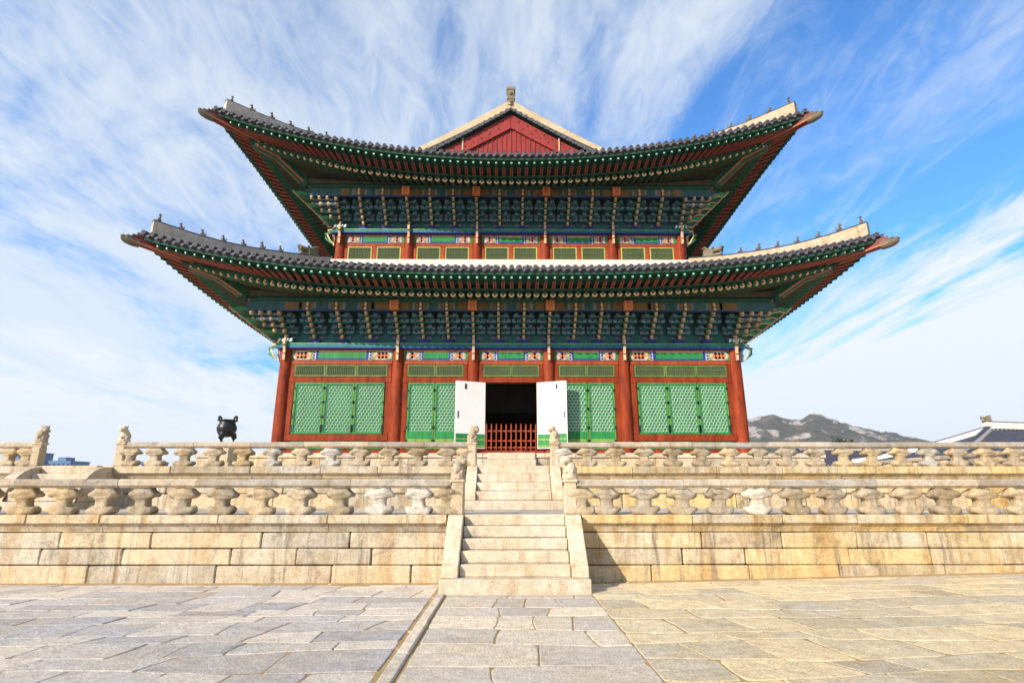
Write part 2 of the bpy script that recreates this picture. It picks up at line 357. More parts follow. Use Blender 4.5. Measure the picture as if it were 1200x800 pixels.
# ------------------------------------------------------------------ ground, paving, path
def gz(x, y=0.0):                      # the courtyard climbs a little to the right
    return 0.0 if x < 1.0 else 0.020 * (x - 1.0) ** 1.02
D1, D2 = 12.5, 17.5                    # fronts of the two terraces
g = MB()
xs = [-2650, -600, -80, -30, -12, 0, 1, 2, 4, 6, 9, 12, 16, 22, 30, 80, 600, 2650]
ys = [-2650, -400, -40, -8, 4, 11, 13, 20, 70, 200, 800, 2650]
g.sheet([[(x, y, (gz(min(x, 16)) if abs(y) < 300 else 0) - 0.009) for x in xs] for y in ys])
structure(g.build('ground', M_sand, origin=(0, 0, 0)))
def slabs(name, mat, x0, x1, y0, y1, rowh, wid, lean, gap, seed, wave=0.15, tilt=0.0, cx0=0.0, tk=1.0, xl=None):
    """irregular flagstones: neighbours share wavering joints; each stone is bevelled, slightly tilted and undulating"""
    r = random.Random(seed); mb = MB(); ry = [y0]
    while ry[-1] < y1 + 1.2: ry.append(ry[-1] + r.uniform(*rowh))
    def B(i, x): return ry[i] + wave * mnoise.noise(Vector((x * .30, i * .9, seed))) + 0.05 * mnoise.noise(Vector((x * 1.7, i * 3.1, seed + 9))) + tilt * (x - cx0) + 0.7 * wave * mnoise.noise(Vector((x * .12, 0.3, seed + 3)))
    for i in range(len(ry) - 1):
        ex = [x0]
        while ex[-1] < x1:
            w = r.uniform(*wid); ex.append(ex[-1] + w)
        if x1 - ex[-2] < 0.25: ex.pop(-2)
        ex[-1] = x1
        sl = [(0, 0, 0)] + [(r.uniform(-.07, .07), r.uniform(-.09, .09) + lean * (ry[i+1] - ry[i]), r.uniform(-.03, .03)) for _ in ex[1:-1]] + [(0, 0, 0)]
        for k in range(len(ex) - 1):
            gp = r.uniform(*gap); n = 6; gb = r.uniform(*gap)
            def E(q, t): u, v, bw = sl[q]; return ex[q] + u * (1 - t) + v * t + bw * math.sin(math.pi * t) + 0.012 * mnoise.noise(Vector((ex[q] * 3, (ry[i] + t) * 6, seed)))
            ring = []
            xa0, xb0, xa1, xb1 = E(k, 0) + gp, E(k+1, 0) - gp, E(k, 1) + gp, E(k+1, 1) - gp
            if min(xb0 - xa0, xb1 - xa1) < 0.12: continue
            for t in range(n): x = xa0 + (xb0 - xa0) * t / n; ring.append((x, B(i, x) + gb))
            for t in range(n):
                f = t / n; x = E(k+1, f) - gp; ya, yb = B(i, x) + gb, B(i+1, x) - gb; ring.append((x, ya + (yb - ya) * f))
            for t in range(n): x = xb1 + (xa1 - xb1) * t / n; ring.append((x, B(i+1, x) - gb))
            for t in range(n):
                f = 1 - t / n; x = E(k, f) + gp; ya, yb = B(i, x) + gb, B(i+1, x) - gb; ring.append((x, ya + (yb - ya) * f))
            if xl: ring = [(max(px, xl[0]), py) if xl[0] is not None else (px, py) for px, py in ring]
            if max(q[1] for q in ring) > y1: ring = [(q[0], min(q[1], y1)) for q in ring]
            if max(q[1] for q in ring) - min(q[1] for q in ring) < 0.12: continue
            # knock the corners off
            N_ = len(ring)
            for c_ in (0, n, 2*n, 3*n):
                p, q, s_ = ring[c_ - 1], ring[c_], ring[(c_ + 1) % N_]; f = r.uniform(.05, .30); ring[c_] = (q[0]*(1-f) + (p[0]+s_[0])/2*f, q[1]*(1-f) + (p[1]+s_[1])/2*f)
            cx, cy = sum(q[0] for q in ring) / N_, sum(q[1] for q in ring) / N_
            tx, ty, dz = r.uniform(-0.008, 0.008) * tk, r.uniform(-0.009, 0.009) * tk, r.uniform(-0.004, 0.005) * tk
            def zz(px, py): return gz(px, py) + dz + tx*(px-cx) + ty*(py-cy) + 0.006 * mnoise.noise(Vector((px * 2.2, py * 2.2, seed)))
            def ins(d): 
                o = []
                for px, py in ring:
                    vx, vy = cx - px, cy - py; L = math.hypot(vx, vy) or 1; o.append((px + vx / L * d, py + vy / L * d))
                return o
            r1, r2 = ins(0.006), ins(0.016); r3 = [(cx + (px-cx)*0.5, cy + (py-cy)*0.5) for px, py in ring]
            vs = [(px, py, gz(px, py) - 0.08) for px, py in ring] + [(px, py, zz(px, py) - 0.010) for px, py in ring]
            vs += [(px, py, zz(px, py) - 0.003) for px, py in r1] + [(px, py, zz(px, py)) for px, py in r2] + [(px, py, zz(px, py)) for px, py in r3] + [(cx, cy, zz(cx, cy))]
            fs = []
            for a in range(4):
                for q in range(N_): fs.append((a*N_+q, a*N_+(q+1)%N_, (a+1)*N_+(q+1)%N_, (a+1)*N_+q))
            fs += [(4*N_+q, 4*N_+(q+1)%N_, 5*N_) for q in range(N_)]
            mb.add(vs, fs, 0, False)
    return structure(mb.build(name, mat))
slabs('courtyard_paving', M_pave, -26, -1.49, -6, 12.28, (0.46, 0.84), (0.55, 1.45), 0.10, (0.003, 0.013), 11, wave=0.34, tilt=0.045, cx0=-2, tk=0.9)
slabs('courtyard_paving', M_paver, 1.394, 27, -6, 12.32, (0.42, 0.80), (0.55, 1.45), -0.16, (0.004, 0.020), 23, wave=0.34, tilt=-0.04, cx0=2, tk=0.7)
slabs('stone_path', M_path, -1.24, 1.40, -6, 11.12, (0.48, 0.95), (0.5, 1.5), 0.06, (0.003, 0.014), 9, wave=0.16, tk=0.6)
k = MB(); y = -6.0
while y < 11.1:
    L = rnd.uniform(1.0, 1.9); y2 = min(y + L, 11.15)
    k.cbox(-1.43, -1.28, y + 0.006, y2 - 0.006, -0.12, 0.022 + rnd.uniform(-0.008, 0.01), 0.015, jit=0.006); y = y2
structure(k.build('path_kerb', M_path))
k = MB()                                               # loose stones and flakes in the sandy strip and at the foot of the wall
for i in range(150):
    if i < 30: x, y = rnd.uniform(-1.48, -1.44), rnd.uniform(3, 11.2)
    else: x, y = rnd.choice((rnd.uniform(-11, -1.5), rnd.uniform(1.5, 12))), rnd.uniform(12.2, 12.55)
    s_ = rnd.uniform(0.008, 0.02) if i % 5 else rnd.uniform(0.02, 0.045)
    k.ball((x, y, gz(x, y) - 0.012), (s_, s_ * rnd.uniform(.6, 1.1), s_ * 0.42), 0, 7, 4)
o = k.build('loose_stone', M_paver, fix=False); o['kind'] = 'stuff'; o['label'] = 'loose pebbles and flakes of stone lying in the sandy joints'; o['category'] = 'pebbles'

# ------------------------------------------------------------------ terraces
def course(mb, x0, x1, y_front, depth, z0, z1, wid, bev=0.018, jit=0.004, proud=0.0, gap=0.004):
    x = x0
    while x < x1 - 0.01:
        w = rnd.uniform(*wid); x2 = x + w
        if x1 - x2 < wid[0] * 0.5: x2 = x1
        o = rnd.uniform(-0.008, 0.008)
        mb.cbox(x + gap, x2 - gap, y_front - proud + o, y_front + depth, z0 + gap, z1 - gap, bev, jit=jit)
        x = x2
def terrace(label, hw, yf, yb, z0, levels, ztop, cop_h, gaps, floor_z):
    t = thing('stone_terrace', label, 'terrace', (0, yf, z0))
    for a, b in gaps:                                   # front courses of long granite blocks
        w = MB()
        for za, zb in levels: course(w, a, b, yf + 0.10, 0.5, za, zb, (1.3, 2.7), gap=0.009, jit=0.009, bev=0.022)
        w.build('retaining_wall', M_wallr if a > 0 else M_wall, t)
    for sx in (-1, 1):                                  # side courses
        w = MB()
        for za, zb in levels:
            y = yf + 0.62
            while y < yb:
                y2 = min(y + rnd.uniform(1.4, 2.6), yb)
                w.cbox(min(sx*hw, sx*(hw-0.5)), max(sx*hw, sx*(hw-0.5)), y + 0.004, y2 - 0.004, za + 0.004, zb - 0.004, 0.018, jit=0.004); y = y2
        w.build('retaining_wall', M_wall, t)
    b = MB(); b.box(-hw + 0.08, hw - 0.08, yf + 0.16, yb, z0 - 0.1, ztop - 0.03); b.build('joint_backing', M_mortar, t)
    for a, b_ in gaps:
        c = MB()                                # the hollow moulding under the coping, then the coping
        x = a
        while x < b_ - 0.01:
            x2 = x + rnd.uniform(1.5, 2.6)
            if b_ - x2 < 0.8: x2 = b_
            za, zb = levels[-1][1], ztop - cop_h
            c.prism([(yf + 0.15, za + 0.012), (yf + 0.15, za + 0.03), (yf + 0.06, zb), (yf + 0.6, zb), (yf + 0.6, za + 0.012)], x + 0.006, x2 - 0.006, 'x')
            c.cbox(x + 0.006, x2 - 0.006, yf - 0.01 + rnd.uniform(-0.006, 0.006), yf + 0.85, zb + 0.001, ztop, 0.016, jit=0.004)
            x = x2
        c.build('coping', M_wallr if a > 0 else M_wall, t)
    for sx in (-1, 1):
        c = MB(); y = yf + 0.87
        while y < yb:
            y2 = min(y + rnd.uniform(1.6, 2.6), yb)
            c.cbox(min(sx*(hw+0.1), sx*(hw-0.75)), max(sx*(hw+0.1), sx*(hw-0.75)), y, y2, levels[-1][1] + 0.05, ztop, 0.016, jit=0.004); y = y2
        c.build('coping', M_wall, t)
    f = MB(); yy = yf + 0.86
    while yy < min(yb, yf + 14):
        h = rnd.uniform(0.6, 0.8); x = -hw + 0.76
        while x < hw - 0.77:
            x2 = min(x + rnd.uniform(0.9, 1.6), hw - 0.76)
            f.cbox(x + 0.005, x2 - 0.005, yy + 0.005, yy + h - 0.005, floor_z - 0.1, floor_z - rnd.uniform(0.004, 0.016), 0.01); x = x2
        yy += h
    if yy < yb: f.box(-hw + 0.76, hw - 0.76, yy, yb, floor_z - 0.1, floor_z - 0.01)
    f.build('floor_paving', M_floor, t)
    return t
ZL, ZU, ZS = 1.335, 2.54, 3.36
terrace('lower of the two stone terraces, long granite block wall along the courtyard', 24.0, D1, 70, 0, [(-0.25, 0.33), (0.33, 0.66), (0.66, 0.985)], ZL, 0.175,
        [(-24, -1.42), (1.42, 24)], ZL)
terrace('upper stone terrace, set back behind the front balustrade and carrying the hall', 19.0, D2, 66, ZL, [(ZL - 0.05, 1.74), (1.74, 2.18)], ZU, 0.215,
        [(-19, -14.25), (-14.25, -11.95), (-11.95, -1.42), (1.42, 19)], ZU)
# the platform right under the hall
t = thing('stone_platform', 'low yellowish stone platform directly under the red columned hall', 'platform', (0, 24.3, ZU))
w = MB(); course(w, -13.2, 13.2, 24.36, 0.6, ZU, ZS - 0.2, (1.3, 2.2)); 
for sx in (-1, 1):
    y = 24.98
    while y < 58:
        y2 = min(y + rnd.uniform(1.3, 2.2), 58.2); w.cbox(min(sx*13.14, sx*12.5), max(sx*13.14, sx*12.5), y + .004, y2 - .004, ZU, ZS - 0.205, 0.02); y = y2
w.build('base_wall', M_wall, t)
w = MB(); course(w, -13.25, 13.25, 24.3, 1.0, ZS - 0.2, ZS, (1.5, 2.4)); w.box(-13.2, 13.2, 25.31, 58.2, ZS - 0.3, ZS - 0.008)
w.build('capstone', M_stair, t)

# ------------------------------------------------------------------ stairs
def stairs(name, label, group, hw, x0, base, risers, strg, foot_front, z_base, top_post, rounded=False):
    """base=(front y, half width, top z); risers=[(front y, z top)], strg=stringer profile in (y,z)"""
    t = thing(name, label, 'stairs', (x0, base[0], z_base), group)
    b = MB(); L = []
    xs_ = [x0 - base[1], x0 + base[1]]
    b.cbox(xs_[0], xs_[1], base[0], risers[-1][0] + 0.45, z_base - 0.1, base[2], 0.02, jit=0.005); b.build('step', M_stair, t)
    ylast = risers[-1][0] + 0.45
    zp = base[2]
    for i, (yy, zz) in enumerate(risers):
        s = MB(); ye = (risers[i + 1][0] + 0.2) if i + 1 < len(risers) else ylast
        s.cbox(x0 - hw, x0 + hw, yy, ye, zp + 0.002, zz, 0.018, jit=0.005); s.build('step', M_stair, t); zp = zz
    for sx in (-1, 1):
        s = MB(); a, c = x0 + sx * (hw + 0.012), x0 + sx * (hw + 0.325)
        s.prism(strg, min(a, c), max(a, c), 'x')
        o = s.build('stringer', M_post if rounded else M_stair, t)
        if rounded: continue
        bm = bmesh.new(); bm.from_mesh(o.data); bmesh.ops.bevel(bm, geom=[e for e in bm.edges], offset=0.014, segments=1, affect='EDGES'); bm.to_mesh(o.data); bm.free()
    return t
GR = 'stone staircases of the terraces'
stairs('stone_staircase', 'lower middle flight of pale stone steps rising from the courtyard path', GR, 1.055, 0.0,
       (11.18, 1.40, 0.25), [(11.50, 0.468), (11.76, 0.685), (12.02, 0.90), (12.28, 1.118), (12.52, ZL + 0.004)],
       [(11.36, 0.252), (11.36, 0.44), (11.47, 0.50), (12.36, ZL), (13.2, ZL), (13.2, 0.252)], 0, 0.0, True)
stairs('stone_staircase', 'upper middle flight of sunlit stone steps leading to the open doorway', GR, 1.055, 0.03,
       (16.12, 1.40, ZL + 0.235), [(16.40, 1.82), (16.70, 2.06), (17.0, 2.30), (17.28, ZU + 0.004)],
       [(16.30, 1.572), (16.30, 1.72), (16.40, 1.80), (17.28, ZU + 0.002), (18.0, ZU + 0.002), (18.0, 1.572)], 0, ZL, True)
arc_ = [(17.3 - 1.1 * math.cos(R(a)), 1.45 + 1.05 * math.sin(R(a))) for a in range(0, 91, 10)]
stairs('stone_staircase', 'side flight of stone steps with round topped cheek stones behind the left balustrade', GR, 0.82, -13.1,
       (15.95, 1.12, ZL + 0.2), [(16.3, 1.80), (16.65, 2.05), (17.0, 2.30), (17.3, ZU + 0.004)],
       [(16.2, ZL + 0.202)] + arc_ + [(18.1, 2.50), (18.1, ZL + 0.202)], 0, ZL, True, rounded=True)
t = thing('stone_steps', 'two short sandy stone steps below the red picket gate', 'steps', (0, 23.7, ZU))
for yy, zz, hw_ in ((23.66, ZU + 0.27, 1.06), (23.98, ZU + 0.54, 1.02)):
    s = MB(); s.cbox(-hw_, hw_, yy, 24.34, zz - 0.268, zz, 0.02, jit=0.006); s.build('step', M_stair, t)
s = MB(); s.cbox(-1.0, 1.0, 24.20, 24.80, ZS - 0.27, ZS + 0.012, 0.02); s.build('step', M_stair, t)

# ------------------------------------------------------------------ balustrades
def baluster_mesh(name, mat, seed):
    """lotus-leaf baluster: wide folded leaf on top, waisted stem, wide foot"""
    prof = [(0.0, 0.0), (0.27, 0.004), (0.33, 0.035), (0.345, 0.075), (0.335, 0.115), (0.28, 0.150), (0.20, 0.162), (0.165, 0.170), (0.158, 0.20), (0.155, 0.25), (0.160, 0.30),
            (0.185, 0.322), (0.20, 0.335), (0.27, 0.345), (0.335, 0.372), (0.368, 0.410), (0.362, 0.435), (0.325, 0.462), (0.27, 0.495), (0.235, 0.525), (0.20, 0.535), (0.0, 0.54)]
    n = 40; vs = []; rr = random.Random(seed); ph = rr.uniform(0, 6); asym = rr.uniform(-.05, .05)
    for r, z in prof:
        for j in range(n):
            a = 2 * math.pi * j / n; c, s = math.cos(a), math.sin(a)
            q = (abs(c) ** 4 + abs(s) ** 4) ** (-1 / 4)
            big = max(0.0, min(1.0, (r - 0.2) / 0.12))
            lob = 1 + big * (0.045 * abs(math.sin(2.5 * a + 0.6)) - 0.02 + (0.03 * math.sin(9 * a + ph)))
            d = 0.52 if r > 0.2 else 0.85
            zz = z + big * (0.028 * math.cos(2 * a) * (-1 if z > 0.3 else 1) + 0.012 * math.sin(5 * a + ph))
            p = Vector((r * q * c * lob * (1 + asym * (z - .25)), r * q * s * d * lob, zz))
            nz = mnoise.noise_vector(p * 4 + Vector((seed * 7.3, seed, 2.0))) * 0.030 + mnoise.noise_vector(p * 14 + Vector((seed, 3, 2.0))) * 0.009
            if z in (0.0, 0.54): nz = Vector((0, 0, 0))
            vs.append(p + nz)
    m = MB(); m.add(vs, [(i*n+k, i*n+(k+1)%n, (i+1)*n+(k+1)%n, (i+1)*n+k) for i in range(len(prof)-1) for k in range(n)], 0, True)
    return m.mesh(name, mat)
BAL = [baluster_mesh('baluster', M_bal, i) for i in range(9)]
BALW = [baluster_mesh('baluster', M_balw, i + 9) for i in range(3)]
def beast_mesh(seed, look):
    """a crouching carved guardian beast: haunches, chest, head with muzzle, ears and mane, remeshed into one stone"""
    m = MB(); r = random.Random(seed)
    m.lathe([(0.165, 0.0), (0.175, 0.03), (0.16, 0.06), (0.17, 0.09), (0.15, 0.12)], n=12)
    m.ball((0.03, 0.04, 0.20), (0.14, 0.15, 0.12)); m.ball((-0.02 * look, -0.06, 0.24), (0.12, 0.11, 0.14))
    for sx in (-1, 1):
        m.ball((sx * 0.10, 0.05, 0.17), (0.06, 0.09, 0.07)); m.ball((sx * 0.07, -0.13, 0.15), (0.035, 0.05, 0.035)); m.ball((sx * 0.07, -0.10, 0.21), (0.035, 0.035, 0.08))
    hx, hy = 0.05 * look, -0.09
    m.ball((hx, hy, 0.40), (0.105, 0.11, 0.10)); m.ball((hx + 0.05 * look, hy - 0.09, 0.375), (0.065, 0.06, 0.05))
    m.ball((hx + 0.05 * look, hy - 0.09, 0.335), (0.05, 0.045, 0.025))
    for sx in (-1, 1):
        m.ball((hx + sx * 0.085, hy + 0.03, 0.47), (0.03, 0.03, 0.05)); m.ball((hx + sx * 0.05 + 0.03 * look, hy - 0.085, 0.43), 0.024)
    for a in range(7): m.ball((hx + 0.10 * math.cos(a), hy + 0.07, 0.36 + 0.10 * math.sin(a)), 0.04)
    m.ball((0.02, 0.15, 0.28), (0.05, 0.04, 0.10))
    me = m.mesh('animal_carving', M_post)
    tmp = bpy.data.objects.new('tmp', me); C.objects.link(tmp)
    md = tmp.modifiers.new('r', 'REMESH'); md.mode = 'VOXEL'; md.voxel_size = 0.014; md.use_smooth_shade = True
    dg = bpy.context.evaluated_depsgraph_get(); me2 = bpy.data.meshes.new_from_object(tmp.evaluated_get(dg))
    bpy.data.objects.remove(tmp); me2.name = 'animal_carving'; me2.materials.clear(); me2.materials.append(M_post)
    return me2
BEAST = [beast_mesh(1, 1), beast_mesh(2, -1)]
def post(parent, x, y, z, w, h, beast, rz=0.0, bs=1.0):
    p = MB(); a = w / 2
    p.cbox(x - a, x + a, y - a, y + a, z, z + h, 0.03, jit=0.003)
    p.cbox(x - a*0.86, x + a*0.86, y - a*0.86, y + a*0.86, z + h, z + h + 0.05, 0.01)
    p.cbox(x - a*1.14, x + a*1.14, y - a*1.14, y + a*1.14, z + h + 0.05, z + h + 0.12, 0.025)
    o = p.build('newel_post', M_post, parent)
    l = loc_of(parent, (x, y, z + h + 0.12))
    b = put('animal_carving', BEAST[beast], o, l, rz, (bs, bs, bs)); return o
def balustrade(label, x0, x1, y, z, posts, bals, white=(), group='stone balustrades on the terrace edges', rail_h=0.545, rail_t=0.185, yaw=None):
    t = thing('stone_balustrade', label, 'balustrade', ((x0 + x1) / 2, y, z), group)
    r = MB(); x = x0
    while x < x1 - 0.01:                                  # octagonal rail stones butted end to end
        x2 = x + rnd.uniform(1.6, 2.4)
        if x1 - x2 < 0.9: x2 = x1
        hh = rail_t / 2; dy, dz = rnd.uniform(-0.012, 0.012), rnd.uniform(-0.008, 0.008)
        poly = [(y + dy + hh * 1.12 * cx, z + rail_h + hh + dz + hh * cz) for cx, cz in ((-1, -.45), (-.5, -1), (.5, -1), (1, -.45), (1, .45), (.5, 1), (-.5, 1), (-1, .45))]
        r.prism(poly, x + 0.004, x2 - 0.004, 'x'); x = x2
    r.build('handrail', M_rail, t)
    for i, bx in enumerate(bals):
        wh = i in white
        o = put('baluster', rnd.choice(BALW if wh else BAL), t, loc_of(t, (bx, y, z)), rnd.choice((0, math.pi)) + rnd.uniform(-0.06, 0.06), (rnd.uniform(.80, .88), .95, rail_h / 0.535))
        if wh: o['label'] = 'pale newer baluster'
    for (px, be, rz, ph) in posts: post(t, px, y, z, 0.275 if z > 2 else 0.285, ph, be, rz)
    return t
yl = D1 + 0.22
lb = [-2.05 - 0.842 * i for i in range(0, 15)]
balustrade('lower front balustrade left of the stairs, greyed rail on leaf shaped balusters', -14.6, -1.36, yl, ZL, [(-1.22, 0, R(10), 0.61)], [-1.42] + lb, (1, 2))
rb = [1.98 + 0.812 * i for i in range(0, 16)]
balustrade('lower front balustrade right of the stairs, yellowed balusters along the terrace edge', 1.34, 14.8, yl, ZL, [(1.205, 1, R(-12), 0.61)], [1.42] + rb, (5,))
yu = D2 + 0.22
ub = [-1.99 - 0.886 * i for i in range(0, 11)]
balustrade('upper balustrade left of the stairs, running to the carved corner post', -11.8, -1.36, yu, ZU, [(-1.235, 0, R(20), 0.60), (-11.9, 1, R(30), 0.59)], [-1.44] + ub + [-11.62], (5, 7))
balustrade('short far left piece of the upper balustrade, ending at its own carved post', -18.6, -14.55, yu, ZU, [(-14.42, 0, R(25), 0.59)], [-14.72] + [-15.3 - 0.88 * i for i in range(4)])
urb = [2.28 + 0.873 * i for i in range(0, 19)]
balustrade('upper balustrade right of the stairs, longest run under the mountain view', 1.42, 18.6, yu, ZU, [(1.29, 1, R(-25), 0.60)], [1.50] + urb, (0, 13))
# the return along the right edge of the upper terrace
t = thing('stone_balustrade', 'balustrade running back along the far right edge of the upper terrace', 'balustrade', (18.4, 18.6, ZU), 'stone balustrades on the terrace edges')
r = MB(); y = 18.7
while y < 42:
    y2 = y + 2.0; hh = 0.09
    r.prism([(18.4 + hh*1.1*cx, ZU + 0.56 + hh + hh*cz) for cx, cz in ((-1, -.45), (-.5, -1), (.5, -1), (1, -.45), (1, .45), (.5, 1), (-.5, 1), (-1, .45))], y + .004, y2 - .004, 'y'); y = y2
r.build('handrail', M_rail, t)
y = 19.2
while y < 42:
    put('baluster', rnd.choice(BAL), t, loc_of(t, (18.4, y, ZU)), math.pi / 2 + rnd.uniform(-.05, .05)); y += 0.9
p = post(t, 18.42, 18.52, ZU, 0.27, 0.60, 1, R(-20)); post(t, 18.4, 42.1, ZU, 0.27, 0.60, 0)

M_yellow_f = paint('yellow_green_frame_paint', (0.55, 0.50, 0.12), 0.25, 0.55)
M_creamdk = paint('cream_ochre_paint', (0.74, 0.58, 0.33), 0.40, 0.6, (0.28, 0.13, 0.04), scale=9)
M_plasterc = stone('cream_ridge_plaster', (0.60, 0.50, 0.35, 1), (0.50, 0.38, 0.22, 1), (0.22, 0.19, 0.15, 1), 0.2, 0.6, 0.1, bump=0.2, streaks=0.3)
M_leafg = paint('leaf_green_paint', (0.07, 0.30, 0.13), 0.3, 0.6)
M_rafterb = paint('rafter_brown_paint', (0.060, 0.105, 0.055), 0.6, 0.65, (0.09, 0.035, 0.02))
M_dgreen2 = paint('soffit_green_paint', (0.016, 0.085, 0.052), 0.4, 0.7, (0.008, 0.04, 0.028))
M_orange_c = paint('pale_orange_paint', (0.95, 0.62, 0.30), 0.25, 0.55)
M_mint = paint('mint_paint', (0.36, 0.78, 0.56), 0.15, 0.5)
M_pinkline = paint('salmon_line_paint', (0.58, 0.20, 0.13), 0.25, 0.55)
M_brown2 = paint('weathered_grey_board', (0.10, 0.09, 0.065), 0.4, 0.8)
M_plasterw2 = stone('sunlit_ridge_plaster', (0.50, 0.44, 0.34, 1), (0.42, 0.33, 0.21, 1), (0.14, 0.125, 0.11, 1), 0.2, 0.9, 0.1, bump=0.3, streaks=0.5)  # right-hand hip ridges: warm sunlight put into the plaster colour
M_tosu = stone('eave_cap_clay', (0.16, 0.145, 0.11, 1), (0.13, 0.11, 0.07, 1), (0.05, 0.05, 0.045, 1), 0.1, 0.9, 0.2, bump=0.4)
M_tiledk = paint('blue_grey_roof_tile', (0.060, 0.062, 0.088), 0.4, 0.75, (0.03, 0.03, 0.042), streak=False, scale=1.5)
M_bark = paint('pine_bark', (0.12, 0.075, 0.05), 0.4, 0.9)
M_leaf1 = paint('pine_needles', (0.030, 0.060, 0.028), 0.4, 0.8, streak=False)
M_leaf2 = paint('light_pine_needles', (0.065, 0.095, 0.035), 0.4, 0.8, streak=False)
M_city = paint('bluish_concrete', (0.16, 0.24, 0.38), 0.15, 0.8, streak=False, scale=0.2)
M_city2 = paint('blue_cladding', (0.09, 0.20, 0.36), 0.2, 0.6, streak=False, scale=0.2)
M_cityglass = paint('dark_window_glass', (0.03, 0.05, 0.10), 0.2, 0.25, streak=False, spec=0.5)


M_edge = paint('pale_teal_edge', (0.16, 0.36, 0.33), 0.45, 0.6, (0.03, 0.08, 0.09))
M_blue2 = paint('dull_blue_paint', (0.05, 0.08, 0.28), 0.4, 0.6)

M_strip = paint('dull_slate_teal', (0.045, 0.125, 0.13), 0.5, 0.65, (0.015, 0.05, 0.03))

M_brownd = paint('dark_ochre_paint', (0.24, 0.13, 0.04), 0.4, 0.6)
M_offw = paint('faded_white_paint', (0.56, 0.54, 0.47), 0.3, 0.6)
M_pinkf = paint('faded_pink_paint', (0.48, 0.25, 0.20), 0.3, 0.6)

M_limed = paint('dull_yellow_green_paint', (0.165, 0.25, 0.065), 0.4, 0.6)
# ------------------------------------------------------------------ the hall
YC = 41.4
hall = thing('palace_hall', 'two storey wooden palace hall with sweeping grey tiled eaves, red columns and painted brackets', 'palace', (0, 26.3, ZS))
LO = dict(hx=10.6, hy=15.1, omid=3.9, otip=4.75, zmid=10.66, lift=1.22, p=3.0, itop=-1.25, ztop=13.02, zden=None, zpur=10.19, slope=0.27, zbase=8.55)
UP = dict(hx=9.0, hy=13.5, omid=3.9, otip=4.95, zmid=17.10, lift=1.72, p=1.95, itop=-2.1, ztop=24.3, zden=-9.0, zpur=16.84, slope=0.40, zbase=15.17)
for Q in (LO, UP):
    Q['Lr'] = Q['hx'] + Q['otip']
    if Q['zden'] is None: Q['zden'] = Q['itop']
def q_(Q, d): return max(0.0, 1 - d / Q['Lr'])
def oe(Q, d): return Q['omid'] + (Q['otip'] - Q['omid']) * q_(Q, d) ** 3
def ze(Q, d): return Q['zmid'] + Q['lift'] * q_(Q, d) ** Q['p']
def zroof(Q, d, o):
    e = ze(Q, d) + 0.24; s = (oe(Q, d) - o) / (oe(Q, d) - Q['zden']); s = max(0, min(1, s))
    return e + (Q['ztop'] - e) * s * (0.8 + 0.2 * s)
def half(Q, side): return Q['hx'] if side in 'FB' else Q['hy']
def wp(Q, side, a, o, z):
    """along the wall, outward from the wall -> world"""
    if side == 'F': return (a, YC - (Q['hy'] + o), z)
    if side == 'B': return (-a, YC + (Q['hy'] + o), z)
    if side == 'R': return (Q['hx'] + o, YC + a, z)
    return (-(Q['hx'] + o), YC - a, z)
def mats_paint(*a): return list(a)

# --- columns
def column(x, y, z0, z1, r0, r1):
    c = MB(); c.lathe([(r0, z0), (r0 * 1.0, z0 + (z1 - z0) * 0.35), (r1, z1)], (x, y, 0), 20)
    o = c.build('column', M_red, hall)
    if z0 < 5:
        b = MB(); b.lathe([(0.42, ZS - 0.1), (0.42, ZS + 0.05), (0.36, ZS + 0.11)], (x, y, 0), 20); b.build('column_base', M_stair, o)
YL, YUP = 26.3, 27.9
LX = [-10.6, -5.32, -1.77, 1.77, 5.32, 10.6]; UX = [-9.0, -5.38, -1.79, 1.79, 5.38, 9.0]
for x in LX: column(x, YL, ZS + 0.1, 8.56, 0.31, 0.275)
for x in UX: column(x, YUP, 12.6, 15.2, 0.275, 0.255)
for s in (-1, 1):
    for i in range(1, 6):
        column(s * 10.6, YL + 30.2 * i / 5, ZS + 0.1, 8.56, 0.31, 0.275); column(s * 9.0, YUP + 27.0 * i / 5, 12.6, 15.2, 0.275, 0.255)
# --- plain inner and side walls
w = MB()
for s in (-1, 1):
    w.box(min(s*10.62, s*10.5), max(s*10.62, s*10.5), YL + 0.3, YL + 29.9, ZS, 8.6); w.box(min(s*9.02, s*8.9), max(s*9.02, s*8.9), YUP + 0.3, YUP + 26.7, 12.4, 15.2)
w.box(-10.45, 10.45, YL + 30.1, YL + 30.25, ZS, 8.6); w.box(-8.85, 8.85, YUP + 26.9, YUP + 27.1, 12.4, 15.2)
w.build('side_wall', M_redb, hall)
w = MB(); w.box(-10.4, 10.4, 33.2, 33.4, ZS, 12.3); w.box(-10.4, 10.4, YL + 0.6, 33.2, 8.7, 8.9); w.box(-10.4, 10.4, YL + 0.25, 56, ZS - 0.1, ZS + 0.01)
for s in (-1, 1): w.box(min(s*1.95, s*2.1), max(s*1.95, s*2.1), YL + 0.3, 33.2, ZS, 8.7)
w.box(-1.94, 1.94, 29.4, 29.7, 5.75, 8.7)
w.build('inner_wall', M_dark, hall)

